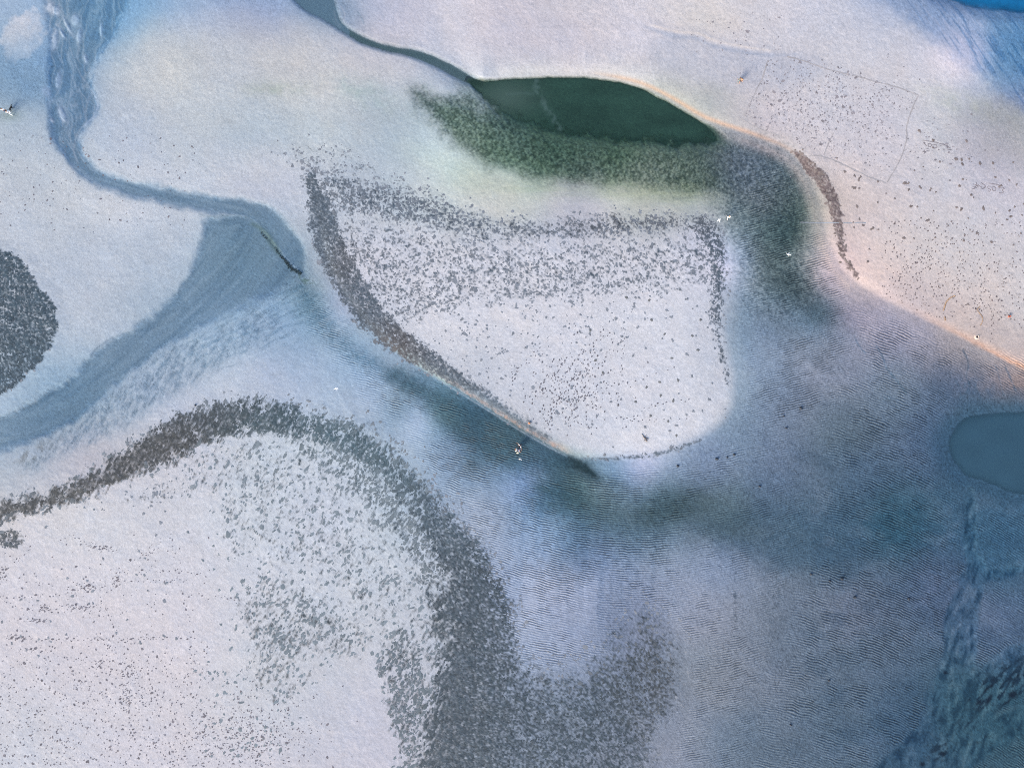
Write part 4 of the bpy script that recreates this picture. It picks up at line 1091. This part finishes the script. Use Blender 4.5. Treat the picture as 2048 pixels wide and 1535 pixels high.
def in_poly(x, y, P):
    r = False
    for i in range(len(P)):
        ax, ay = P[i - 1]; bx, by = P[i]
        if (ay > y) != (by > y) and x < (bx - ax) * (y - ay) / (by - ay) + ax: r = not r
    return r
while len(mk) < 850:
    x, y = RNG.uniform(1470, 1860), RNG.uniform(100, 370)
    w = math.exp(-((x - 1640) / 150) ** 2 - ((y - 215) / 85) ** 2)
    if RNG.random() < (w if in_poly(x, y, pit) else 0.12 * w): mk.append((x, y, RNG.uniform(0, 6.28)))
for _ in range(120): mk.append((RNG.normal(1880, 70), RNG.normal(300, 30), RNG.uniform(-0.4, 0.6)))
for _ in range(60): mk.append((RNG.uniform(1380, 1560), RNG.uniform(30, 110), RNG.uniform(0, 6)))
prints('footprints', mk, 'dense trodden marks inside the square scratched on the upper right bank', (154,150,160), r=0.95, sd=0.4)

# ---- lines scratched in the sand
def ribbon_mesh(name, pts, w, origin, rgb, wob=0.35, depth=True, sub=6, lift=0.014):
    P = smooth_pts(pts, False, sub)
    T = np.gradient(P, axis=0); T /= np.linalg.norm(T, axis=1)[:, None] + 1e-9
    Nn = np.stack((-T[:, 1], T[:, 0]), -1)
    P = P + Nn * RNG.normal(0, wob, (len(P), 1))
    ww = w * (1 + 0.3 * RNG.uniform(-1, 1, (len(P), 1)))
    rows = [P - Nn * ww, P, P + Nn * ww]
    V = []
    for j, rr in enumerate(rows):
        z = ground_z(rr[:, 0], rr[:, 1]) + (lift if j != 1 else lift * 0.4)
        V.append(np.stack(((rr[:, 0] - 1024) * M_PER_PX, (767.5 - rr[:, 1]) * M_PER_PX, z), -1))
    n = len(P)
    V = np.concatenate(V) - np.array(origin)[None]
    F = []
    for j in range(2):
        for i in range(n - 1):
            a = j * n + i; F.append((a + n, a + n + 1, a + 1, a))
    F = np.array(F)
    me = mesh_np(name, V, F.ravel(), np.full(len(F), 4, np.int32))
    col = np.ones((len(V), 4), np.float32); col[:, :3] = lin(rgb) / GAIN * RNG.uniform(0.85, 1.15, (len(V), 1))
    attr(me, 'tint', 'FLOAT_COLOR', col)
    return me

c1 = lambda *p: cr(1440, 100, 4.876, p)
c2 = lambda *p: cr(1800, 260, 8.258, p)
c3 = lambda *p: cr(1850, 580, 10.34, p)
root = empty('scratched_square', world3(1640, 230))
tag(root, 'large lopsided square scratched in the pale upper right sand', 'sand drawing')
for pts in (c1((450,120),(400,290),(330,430),(230,660)), c1((640,80),(880,150),(1000,195),(1350,280),(1500,325),(1700,375),(1920,460)),
            c1((1910,470),(1850,600),(1800,760),(1800,880),(1750,1050),(1690,1170),(1610,1300)), c1((210,690),(330,760),(560,850)),
            c1((860,1040),(980,1050),(1150,1110),(1300,1185),(1450,1255),(1600,1305)), c1((1090,820),(1040,930),(1000,1030))):
    link_mesh('line', ribbon_mesh('line', pts, 1.0, root.location, (180,178,185)), MAT_DAMP_SHADE, root)
root = empty('sand_writing', world3(1975, 376))
tag(root, 'scrawled letters under a long stroke written in the pale sand near the right edge', 'sand writing')
for pts in (c2((1420,895),(1530,915),(1660,940)), c2((1462,948),(1410,950),(1418,985),(1452,1000),(1440,1032),(1408,1022)),
            c2((1472,965),(1512,955),(1540,985),(1528,1022),(1490,1012),(1474,970)), c2((1585,980),(1640,965),(1682,988),(1645,1005),(1664,1035),(1640,1062),(1590,1045)),
            c2((1150,912),(1200,920),(1250,950),(1190,985),(1150,990)), c2((1220,880),(1215,940),(1180,985)), c2((1150,950),(1200,950),(1240,935)),
            c2((1240,915),(1285,950),(1330,965),(1372,955)), c2((1300,890),(1345,920),(1370,955),(1325,992),(1300,970))):
    link_mesh('stroke', ribbon_mesh('stroke', pts, 0.5, root.location, (140,132,140), wob=0.1), MAT_DAMP_SHADE, root)
root = empty('sand_writing', world3(1865, 293))
tag(root, 'faint looping scribble in the sand above the scrawled letters', 'sand writing')
for pts in (c2((340,190),(480,215),(600,235)), c2((345,230),(380,260),(410,290)), c2((420,250),(470,250),(480,290),(440,300),(425,260)), c2((510,260),(560,270),(570,310),(520,325),(505,280)),
            c2((610,250),(680,255),(740,290),(800,325)), c2((620,280),(700,270),(770,315)), c2((740,340),(820,355)), c2((330,385),(390,375),(450,355)), c2((360,350),(380,400))):
    link_mesh('stroke', ribbon_mesh('stroke', pts, 0.5, root.location, (142,136,144), wob=0.15), MAT_DAMP_SHADE, root)
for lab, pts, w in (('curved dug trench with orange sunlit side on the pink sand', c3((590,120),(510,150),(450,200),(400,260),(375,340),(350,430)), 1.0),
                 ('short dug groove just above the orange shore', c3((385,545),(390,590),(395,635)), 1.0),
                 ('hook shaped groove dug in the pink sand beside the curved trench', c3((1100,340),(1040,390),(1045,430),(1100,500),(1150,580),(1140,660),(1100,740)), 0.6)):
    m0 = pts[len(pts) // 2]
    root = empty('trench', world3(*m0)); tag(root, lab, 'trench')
    link_mesh('groove', ribbon_mesh('groove', pts, w * 0.8, root.location, (92,86,92), wob=0.15), MAT_DAMP_SHADE, root)  # shaded inner side put in as dark colour
    link_mesh('spoil_ridge', ribbon_mesh('spoil_ridge', [(x - 1.5 * w, y + 0.5 * w) for x, y in pts], w * 0.8, root.location, (216,182,150), wob=0.15, lift=0.06), MAT_DAMP_SHADE, root)  # sunlit wall painted orange on the ridge
ro = world3(1680, 446)  # thin blue stripe laid straight across the sand
stripe_obj = link_mesh('stripe', ribbon_mesh('stripe', [(1600,445),(1640,446),(1690,447),(1728,447)], 0.8, ro, (168,178,194), wob=0.2), MAT_DAMP_SHADE)
stripe_obj.location = ro; tag(stripe_obj, 'thin straight blue rivulet crossing the brown algae band', kind='structure')

# shadowed rim of the eroded inner bend, put in as dark clumps
wp = smooth_pts([(520,462,1.2),(545,490,2.0),(558,507,2.6),(572,524,4.0),(585,538,4.0),(602,547,3.4)], False, 16)
wp = wp[(RNG.random(len(wp)) < 0.25 + 0.75 * sstep(548, 575, wp[:, 0]))]
wx_ = np.repeat(wp[:, 0], 3) + RNG.normal(0, 1, len(wp) * 3) * np.repeat(wp[:, 2], 3) * 0.45
wy_ = np.repeat(wp[:, 1], 3) + RNG.normal(0, 1, len(wp) * 3) * np.repeat(wp[:, 2], 3) * 0.45
n_ = len(wx_)
wz_ = np.maximum(ground_z(wx_, wy_), 0.0)
o = clumps('shadow_rim', wx_, wy_, RNG.uniform(0.5, 1.3, n_), np.full(n_, 1.3), RNG.uniform(0, 6.28, n_), lin((24,44,54))[None] * RNG.uniform(0.7, 1.6, (n_, 1)), MAT_ALGAE, n=6, zc=0.16, zr=0.13)
tag(o, 'dark clumps drawn for the shadowed rim of the inner stream bend', 'weed', kind='stuff')

# ----------------------------------------------------------------------------
# small things: buoy, bucket, driftwood, dug hole, stones
# ----------------------------------------------------------------------------
def bm_obj(name, bm, mat, parent=None, smooth=True):
    me = bpy.data.meshes.new(name); bm.to_mesh(me); bm.free()
    if smooth: me.polygons.foreach_set('use_smooth', np.ones(len(me.polygons), bool))
    return link_mesh(name, me, mat, parent)

def lathe(bm, prof, n=20, axis='Z', cap=True, off=(0, 0, 0)):
    rings = []
    for (r, h) in prof:
        ring = []
        for k in range(n):
            a = 2 * math.pi * k / n
            v = (r * math.cos(a), r * math.sin(a), h) if axis == 'Z' else (r * math.cos(a), h, r * math.sin(a))
            ring.append(bm.verts.new((v[0] + off[0], v[1] + off[1], v[2] + off[2])))
        rings.append(ring)
    for a, b in zip(rings[:-1], rings[1:]):
        for k in range(n):
            bm.faces.new((a[k], a[(k + 1) % n], b[(k + 1) % n], b[k]))
    if cap:
        bm.faces.new(rings[0][::-1]); bm.faces.new(rings[-1])
    bmesh.ops.recalc_face_normals(bm, faces=bm.faces)
    return rings

def tube(bm, pts, radii, n=8):
    """tapered tube through 3-D points"""
    rings = []
    for i, (p, r) in enumerate(zip(pts, radii)):
        p = Vector(p)
        t = (Vector(pts[min(i + 1, len(pts) - 1)]) - Vector(pts[max(i - 1, 0)])).normalized()
        u = t.cross(Vector((0.13, 0.27, 0.95)))
        if u.length < 1e-3: u = t.cross(Vector((1, 0, 0)))
        u.normalize(); w = t.cross(u)
        rings.append([bm.verts.new(p + (u * math.cos(2 * math.pi * k / n) + w * math.sin(2 * math.pi * k / n)) * r) for k in range(n)])
    for a, b in zip(rings[:-1], rings[1:]):
        for k in range(n):
            bm.faces.new((a[k], a[(k + 1) % n], b[(k + 1) % n], b[k]))
    bm.faces.new(rings[0][::-1]); bm.faces.new(rings[-1])
    bmesh.ops.recalc_face_normals(bm, faces=bm.faces)

M_ORANGE = simple_mat('orange_plastic', (232,140,60), 0.45, 0.06)
M_RED = simple_mat('red_plastic', (220,110,85), 0.45, 0.06)
M_WHITE = simple_mat('white_paint', (238,238,240), 0.6, 0.04)
M_WOOD = simple_mat('driftwood', (128,122,124), 0.85, 0.2, 12)
M_STONE = simple_mat('dark_stone', (62,70,84), 0.7, 0.25, 8)
M_SANDM = simple_mat('piled_sand', (222,206,200), 0.9, 0.1, 15)
M_HOLE = simple_mat('dark_hole', (70,62,64), 0.8, 0.1, 15)  # dark tone for the inside of the pit

b = empty('buoy', world3(1058.5, 845)); tag(b, 'small orange buoy stranded at the top of the rust-coloured bank edge', 'buoy')
bm = bmesh.new(); lathe(bm, [(0.03,0.0),(0.11,0.02),(0.17,0.09),(0.19,0.18),(0.17,0.27),(0.10,0.34),(0.04,0.37)]); bm_obj('float', bm, M_ORANGE, b)
bm = bmesh.new(); lathe(bm, [(0.192,0.16),(0.197,0.17),(0.197,0.19),(0.192,0.20)]); bm_obj('band', bm, M_WHITE, b)
bm = bmesh.new(); tube(bm, [(0.05 * math.cos(t), 0, 0.40 + 0.05 * math.sin(t)) for t in np.linspace(-0.9, 4.05, 9)], [0.012] * 9); bm_obj('eyelet', bm, M_WHITE, b)
b = empty('bucket', world3(2012.5, 633.5), 0.5); tag(b, 'small red bucket left beside a trodden trail near the right edge', 'bucket')
bm = bmesh.new(); lathe(bm, [(0.14,0.0),(0.15,0.02),(0.20,0.32),(0.185,0.32),(0.135,0.03)], cap=False); bm.faces.new([v for v in bm.verts if abs(v.co.z) < 1e-6][::-1]); bm_obj('pail', bm, M_RED, b)
bm = bmesh.new(); lathe(bm, [(0.20,0.305),(0.215,0.31),(0.215,0.33),(0.20,0.335)], cap=False); bm_obj('rim', bm, M_RED, b)
bm = bmesh.new(); tube(bm, [(0.20 * math.cos(t), -0.10 * math.sin(t), 0.32 + 0.03 * math.sin(t)) for t in np.linspace(0, math.pi, 9)], [0.010] * 9); bm_obj('handle', bm, M_WHITE, b)

b = empty('driftwood', world3(1289, 875)); tag(b, 'forked piece of driftwood lying on the bare end of the middle bank', 'driftwood')
def dw(pts, r0, r1, name):
    P = smooth_pts(pts, False, 4)
    out = []
    for k, (x, y) in enumerate(P):
        w = world3(x, y) - Vector(b.location)
        out.append(w + Vector((0, 0, 0.05 + 0.03 * math.sin(k))))
    bm = bmesh.new(); tube(bm, out, np.linspace(r0, r1, len(out)) * (1 + 0.2 * RNG.uniform(-1, 1, len(out))), 7); bm_obj(name, bm, M_WOOD, b)
dw([(1292.5,881),(1290.3,878),(1287,873.7),(1285.4,870.6),(1282.5,867)], 0.16, 0.04, 'trunk')
dw([(1290,877),(1292,874.8),(1295.5,877.6)], 0.09, 0.07, 'branch')
dw([(1289,876),(1290,872.6),(1291.5,868)], 0.07, 0.02, 'branch')
dw([(1291,879),(1288.5,880.5),(1287,879)], 0.06, 0.02, 'branch')

h = empty('dug_hole', world3(1950.5, 673.5)); tag(h, 'small dug hole ringed by pale piled sand on the orange shore', 'hole')
bm = bmesh.new(); lathe(bm, [(0.50,-0.02),(0.40,0.07),(0.30,0.13),(0.21,0.13),(0.17,0.02)], 18, cap=False)
for v in bm.verts: v.co += Vector((random.uniform(-.04,.04), random.uniform(-.04,.04), random.uniform(-.02,.03)))
bm_obj('sand_ring', bm, M_SANDM, h)
bm = bmesh.new(); lathe(bm, [(0.20,0.06),(0.15,0.02),(0.05,0.01)], 14, cap=True); bm_obj('pit', bm, M_HOLE, h)

STONES = [(1433.5,917,.26),(1467.7,908.5,.22),(1454,913.7,.16),(1572,855.5,.2),(1567,831.6,.16),(1601,816,.24),(1519,972,.2),(1621.6,1147,.2),(1683,1156,.26),(1659,1160.5,.2),(1709,1193,.26),(1816.5,1196,.2),(1580.6,1448,.18),(1657.5,1359,.18),(1355,931,.22),(392,810,.16)]
st_names = single_out(STONES, [('the bare bank end', 1400, 880), ('the steel blue pool', 1885, 890), ('the dark drainage band', 1700, 1090), ('the lower picture edge', 1600, 1535)])
for k, (x, y, r) in enumerate(STONES):
    bm = bmesh.new(); bmesh.ops.create_icosphere(bm, subdivisions=2, radius=r)
    for v in bm.verts:
        f = 1 + 0.18 * math.sin(5 * v.co.x / r + k) + 0.15 * math.cos(4 * v.co.y / r + 2 * k)
        v.co = Vector((v.co.x * f * 1.15, v.co.y * f, v.co.z * 0.6 * f + r * 0.35))
    o = bm_obj('stone', bm, M_STONE); o.location = world3(x, y); o.rotation_euler.z = k
    if x < 1000:
        tag(o, 'lone dark stone on the pale sand below the blue stream', 'stone')
    else:
        tag(o, 'dark stone on the rippled flat %s to %s, %s' % st_names[k], 'stone', 'stones on the rippled flat')

# ----------------------------------------------------------------------------
# people
# ----------------------------------------------------------------------------
def skin_mesh(name, joints, edges, root, sub=1):
    names = list(joints)
    me = bpy.data.meshes.new(name + '_skeleton')
    me.from_pydata([joints[n][0] for n in names], [(names.index(a), names.index(b_)) for a, b_ in edges], [])
    o = bpy.data.objects.new(name + '_skeleton', me); COL.objects.link(o)
    md = o.modifiers.new('skin', 'SKIN'); md.use_smooth_shade = True
    if not me.skin_vertices: me.skin_vertices_ensure() if hasattr(me, 'skin_vertices_ensure') else None
    lay = me.skin_vertices[0].data
    for i, n in enumerate(names):
        r = joints[n][1]
        lay[i].radius = (r, r) if not isinstance(r, tuple) else r
        lay[i].use_root = (n == root)
    sb = o.modifiers.new('sub', 'SUBSURF'); sb.levels = sub; sb.render_levels = sub
    dg = bpy.context.evaluated_depsgraph_get(); dg.update()
    out = bpy.data.meshes.new_from_object(o.evaluated_get(dg))
    bpy.data.objects.remove(o); bpy.data.meshes.remove(me)
    out.name = name
    return out

SKIN = simple_mat('skin', (205,160,135), 0.6, 0.05)
HAIR = simple_mat('dark_hair', (48,40,38), 0.6, 0.15)
FAIR = simple_mat('fair_hair', (190,165,125), 0.6, 0.15)
CLOTH = {}
def cloth(rgb):
    if rgb not in CLOTH: CLOTH[rgb] = simple_mat('cloth_%d' % len(CLOTH), rgb, 0.85, 0.04, 14, albedo=False)
    return CLOTH[rgb]

def person(px, py, rz, label, top, bottom, hair=HAIR, stride=0.25, bend=0.0, arms='swing', long_sleeve=False, shorts=False, group=None, height=1.7, lean=0.0):
    S = height / 1.72
    def bendp(p):
        x, y, z = p
        if z <= 0.95: return Vector((x, y, z))
        v = Vector((x, y, z - 0.95)); v.rotate(Matrix.Rotation(-bend, 3, 'X'))
        return Vector((v.x, v.y - 0.25 * math.sin(bend), v.z + 0.95))
    J = {'pelvis': ((0,0,0.95), (.145,.11)), 'waist': ((0,0,1.10), (.135,.10)), 'chest': ((0,0,1.29), (.165,.115)), 'collar': ((0,-.01,1.44), (.085,.07)),
         'neck': ((0,.0,1.50), .055), 'skull': ((0,.02,1.60), (.075,.09)), 'crown': ((0,.02,1.68), (.06,.075))}
    E = [('pelvis','waist'),('waist','chest'),('chest','collar'),('collar','neck'),('neck','skull'),('skull','crown')]
    for s, n in ((-1,'l'),(1,'r')):
        st = stride * s
        J['hip'+n] = ((.09*s, 0, .88), .088); J['knee'+n] = ((.10*s, .05+st*.5, .50), .062); J['ankle'+n] = ((.10*s, st-.03, .09), .042); J['toe'+n] = ((.11*s, st+.13, .035), .036)
        E += [('pelvis','hip'+n),('hip'+n,'knee'+n),('knee'+n,'ankle'+n),('ankle'+n,'toe'+n)]
        if arms == 'swing': el, wr, pa = (.26*s, -st*.5, 1.14), (.27*s, -st+.06, .93), (.27*s, -st+.10, .86)
        elif arms == 'out': el, wr, pa = (.42*s, .06, 1.30), (.62*s, .14, 1.22), (.69*s, .17, 1.20)
        else: el, wr, pa = (.27*s, .12, 1.16), (.17*s, .36, 1.12), (.14*s, .43, 1.11)       # reaching forward
        J['shoulder'+n] = ((.17*s, 0, 1.40), .062); J['elbow'+n] = (el, .045); J['wrist'+n] = (wr, .031); J['palm'+n] = (pa, (.04,.022))
        E += [('collar','shoulder'+n),('shoulder'+n,'elbow'+n),('elbow'+n,'wrist'+n),('wrist'+n,'palm'+n)]
    J = {k: (tuple(bendp(p) * S), (tuple(q * S for q in r) if isinstance(r, tuple) else r * S)) for k, (p, r) in J.items()}
    root = empty('person', world3(px, py), rz)
    if lean: root.rotation_euler.x = lean
    tag(root, label, 'person', group)
    me = skin_mesh('body', J, E, 'pelvis')
    bm = bmesh.new(); bm.from_mesh(me); bpy.data.meshes.remove(me)
    for n, s in (('l', -1), ('r', 1)):                                   # five fingers of unequal length, slightly curled
        pa, wr = Vector(J['palm'+n][0]), Vector(J['wrist'+n][0])
        d = (pa - wr).normalized(); side = d.cross(Vector((0, 0, 1)))
        if side.length < 0.05: side = Vector((0, 1, 0))
        side.normalize(); nor = side.cross(d).normalized()
        for k, ln in enumerate((.060, .072, .078, .074, .060)):
            o_ = side * (0.030 - 0.016 * k) if k else side * 0.036
            b0 = pa + o_ * 1.0 + (d * 0.025 if k else -d * 0.012)
            dd = d if k else (d * 0.6 + side * 0.8).normalized()
            tube(bm, [b0, b0 + dd * ln * 0.55 - nor * 0.006, b0 + dd * ln * 0.95 - nor * 0.022], [0.0095, 0.0088, 0.0065], 6)
    sk, cw = Vector(J['skull'][0]), Vector(J['crown'][0])
    up = (cw - sk).normalized(); fw = Vector((1, 0, 0)).cross(up) * -1
    fw = up.cross(Vector((1, 0, 0))); 
    if fw.y < 0: fw = -fw
    rt = Vector((1, 0, 0))
    tube(bm, [sk + fw * 0.085 + up * 0.03, sk + fw * 0.110 - up * 0.005, sk + fw * 0.088 - up * 0.012], [0.008, 0.014, 0.010], 6)   # nose
    for s in (-1, 1):
        tube(bm, [sk + rt * s * 0.072 - up * 0.02, sk + rt * s * 0.088 + up * 0.01, sk + rt * s * 0.074 + up * 0.035], [0.010, 0.016, 0.010], 6)  # ears
    tube(bm, [sk + rt * -0.022 + fw * 0.083 - up * 0.04, sk + fw * 0.094 - up * 0.042, sk + rt * 0.022 + fw * 0.083 - up * 0.04], [0.004, 0.007, 0.004], 5)   # mouth
    bm_obj('body', bm, SKIN, root)
    for s in (-1, 1):
        bm = bmesh.new(); bmesh.ops.create_icosphere(bm, subdivisions=1, radius=0.012)
        for v in bm.verts: v.co += sk + rt * s * 0.032 + fw * 0.082 + up * 0.022
        bm_obj('eye', bm, HAIR, root)
    def grow_(r, d): return tuple(q + d for q in r) if isinstance(r, tuple) else r + d
    jt = {k: (J[k][0], grow_(J[k][1], 0.022 * S)) for k in ('waist','chest','collar','shoulderl','shoulderr','elbowl','elbowr') }
    jt['hem'] = (tuple(Vector(J['pelvis'][0]) * 0.5 + Vector(J['waist'][0]) * 0.5), grow_(J['pelvis'][1], 0.03))
    et = [('hem','waist'),('waist','chest'),('chest','collar'),('collar','shoulderl'),('collar','shoulderr'),('shoulderl','elbowl'),('shoulderr','elbowr')]
    if long_sleeve:
        for n in 'lr': jt['wrist'+n] = (J['wrist'+n][0], 0.045 * S); et.append(('elbow'+n,'wrist'+n))
    if top is not None:
        link_mesh('shirt', skin_mesh('shirt', jt, et, 'chest'), cloth(top), root)
    jb = {k: (J[k][0], grow_(J[k][1], 0.02 * S)) for k in ('pelvis','hipl','hipr','kneel','kneer')}
    eb = [('pelvis','hipl'),('pelvis','hipr'),('hipl','kneel'),('hipr','kneer')]
    if not shorts:
        for n in 'lr': jb['ankle'+n] = (J['ankle'+n][0], 0.062 * S); eb.append(('knee'+n,'ankle'+n))
    link_mesh('shorts' if shorts else 'trousers', skin_mesh('legwear', jb, eb, 'pelvis'), cloth(bottom), root)
    bm = bmesh.new(); bmesh.ops.create_uvsphere(bm, u_segments=16, v_segments=10, radius=1.0)
    for v in list(bm.verts):
        c = v.co.copy()
        if c.z < -0.25 or (c.y > 0.55 and c.z < 0.45): bm.verts.remove(v); continue
        v.co = sk + up * 0.045 + rt * c.x * 0.095 + fw * (c.y * 0.112 - 0.004) + up * c.z * 0.105 * (1 + 0.05 * math.sin(9 * c.x))
    bm_obj('hair', bm, hair, root)
    return root

WHITE, CREAM, NAVY, PALEB, MAROON = (250,250,252), (245,240,226), (50,70,105), (176,198,236), (120,58,66)
person(16.5, 225, 0.6, 'person in white top and navy trousers wading at the left edge', WHITE, NAVY)
person(26, 229.5, 0.9, 'person all in white beside the one in navy trousers at the left edge', WHITE, (246,247,250), long_sleeve=True)
person(1453.5, 437, 0.4, 'person all in white standing off the upper right corner of the middle bank', WHITE, (240,232,236), long_sleeve=True, hair=FAIR)
person(1040, 889.5, 2.2, 'person in white with maroon shorts, nearest the bank edge in the wading group', WHITE, MAROON, shorts=True, arms='out')
person(1033, 898.5, 1.2, 'person in cream top bending forward at the left of the wading group', CREAM, MAROON, bend=0.75, arms='reach', long_sleeve=True)
person(1038.5, 898.5, -2.0, 'person in pale blue top at the right of the wading group', PALEB, (70,40,56), bend=0.35, arms='reach')
person(1473, 167, 0.3, 'person in grey clothes at the left of the pair outside the scratched square', (110,122,126), (130,145,148))
person(1477, 168.5, -0.3, 'bare-chested person in dark shorts, right one of the pair outside the scratched square', None, (62,48,48), shorts=True)

def bag(px, py, rz, rgb, label):
    b = empty('bag', world3(px, py), rz); tag(b, label, 'bag')
    bm = bmesh.new(); lathe(bm, [(0.10,0.0),(0.17,0.03),(0.18,0.12),(0.14,0.22),(0.07,0.27)], 16)
    for v in bm.verts: v.co.x *= 1.35; v.co.y *= 0.8 + 0.12 * math.sin(7 * v.co.x)
    bm_obj('sack', bm, cloth(rgb), b)
    bm = bmesh.new(); tube(bm, [(0.13 * math.cos(t), 0, 0.25 + 0.12 * math.sin(t)) for t in np.linspace(0, math.pi, 9)], [0.014] * 9); bm_obj('strap', bm, cloth(rgb), b)
bag(1035.5, 904.5, 0.5, (246,236,205), 'pale yellow bag set down below the wading group')

# ----------------------------------------------------------------------------
# dog and gulls
# ----------------------------------------------------------------------------
def dog(px, py, rz, label):
    J = {'hips': ((0,-.28,.48), .10), 'loin': ((0,-.08,.50), .105), 'chest': ((0,.18,.47), .14), 'withers': ((0,.28,.52), .12), 'neck': ((0,.40,.62), .075), 'head': ((0,.50,.70), .075), 'muzzle': ((0,.62,.67), .040), 'nose': ((0,.68,.66), .028),
         'tail0': ((0,-.38,.50), .035), 'tail1': ((0,-.52,.46), .025), 'tail2': ((0,-.64,.50), .014)}
    E = [('hips','loin'),('loin','chest'),('chest','withers'),('withers','neck'),('neck','head'),('head','muzzle'),('muzzle','nose'),('hips','tail0'),('tail0','tail1'),('tail1','tail2')]
    for s, n in ((-1,'l'),(1,'r')):
        J['sh'+n] = ((.09*s,.22,.38), .065); J['el'+n] = ((.09*s,.17,.27), .042); J['wr'+n] = ((.09*s,.20+.04*s,.12), .028); J['fp'+n] = ((.09*s,.24+.05*s,.03), .034)
        J['st'+n] = ((.09*s,-.22,.34), .075); J['ho'+n] = ((.09*s,-.36-.04*s,.18), .034); J['hk'+n] = ((.09*s,-.33-.04*s,.09), .027); J['hp'+n] = ((.09*s,-.27-.04*s,.03), .034)
        E += [('chest','sh'+n),('sh'+n,'el'+n),('el'+n,'wr'+n),('wr'+n,'fp'+n),('hips','st'+n),('st'+n,'ho'+n),('ho'+n,'hk'+n),('hk'+n,'hp'+n)]
    d = empty('dog', world3(px, py), rz); tag(d, label, 'dog')
    link_mesh('body', skin_mesh('body', J, E, 'chest'), simple_mat('black_fur', (26,27,32), 0.8, 0.3, 20), d)
    for s in (-1, 1):
        bm = bmesh.new(); tube(bm, [(.05*s,.47,.74), (.085*s,.47,.73), (.095*s,.48,.66)], [.028,.030,.012], 6); bm_obj('ear', bm, simple_mat('tan_fur', (165,150,130), 0.85), d)
dog(26, 219, -0.6, 'black dog beside the two people at the left edge')

M_GULL = simple_mat('white_feathers', (252,252,253), 0.8, 0.03, albedo=False)
M_WING = simple_mat('pale_grey_feathers', (245,246,249), 0.8, 0.03, albedo=False)
M_BILL = simple_mat('yellow_bill', (225,180,70), 0.5, 0.05)
def gull(px, py, rz, label, span=1.0, z=1.4, sweep=0.16, fold=1.0):
    x, y = wxy(px, py); k = (CAM_H - z) / CAM_H
    g = empty('gull', (x * k, y * k, z), rz); tag(g, label, 'gull')
    bm = bmesh.new(); lathe(bm, [(0.012,-0.20),(0.05,-0.14),(0.075,-0.02),(0.078,0.06),(0.055,0.14),(0.042,0.17),(0.045,0.20),(0.035,0.235),(0.012,0.25)], 12, axis='Y')
    for v in bm.verts: v.co.z *= 0.85
    bm_obj('body', bm, M_GULL, g)
    bm = bmesh.new(); tube(bm, [(0,.245,0),(0,.275,-.004),(0,.295,-.012)], [.012,.009,.003], 6); bm_obj('bill', bm, M_BILL, g)
    bm = bmesh.new()
    vs = [(-.03,-.17),(.03,-.17),(.075,-.32),(.025,-.335),(-.025,-.335),(-.075,-.32)]
    t = [bm.verts.new((a, c, 0.012)) for a, c in vs]; u = [bm.verts.new((a, c, -0.002)) for a, c in vs]
    bm.faces.new(t); bm.faces.new(u[::-1])
    for i in range(6): bm.faces.new((t[i], u[i], u[(i + 1) % 6], t[(i + 1) % 6]))
    bmesh.ops.recalc_face_normals(bm, faces=bm.faces); bm_obj('tail', bm, M_GULL, g)
    for s in (-1, 1):
        bm = bmesh.new()
        secs = [(0.04,.11,-.07,.0),(0.18*fold,.15,-.05,.06),(0.30*fold,.15-.2*sweep,-.045,.075),(0.42*fold,.06-sweep*.5,-.10,.05),(0.5*fold,-.06-sweep,-.13-sweep*.6,.02)]
        T = []
        for (sx, le, te, zz) in secs:
            m = (le + te) / 2
            T.append([bm.verts.new((s * sx * span, le, zz)), bm.verts.new((s * sx * span, m, zz + .018)), bm.verts.new((s * sx * span, te, zz)), bm.verts.new((s * sx * span, m, zz - .004))])
        for a, c in zip(T[:-1], T[1:]):
            for i in range(4): bm.faces.new((a[i], a[(i + 1) % 4], c[(i + 1) % 4], c[i]))
        bm.faces.new(T[0]); bm.faces.new(T[-1][::-1]); bmesh.ops.recalc_face_normals(bm, faces=bm.faces)
        bm_obj('wing', bm, M_WING, g)
gull(672, 777, 0.2, 'white gull flying low over the pale sand left of the teal gully', 1.0)
gull(1577.5, 508.5, 2.9, 'white gull flying low over the dark weedy arm near the right bank', 1.0)
gull(1438, 440, 0.5, 'white gull flying beside the person all in white', 0.9)
gull(1040, 917.5, 1.2, 'small white gull flying below the wading group', 0.55, fold=0.6)
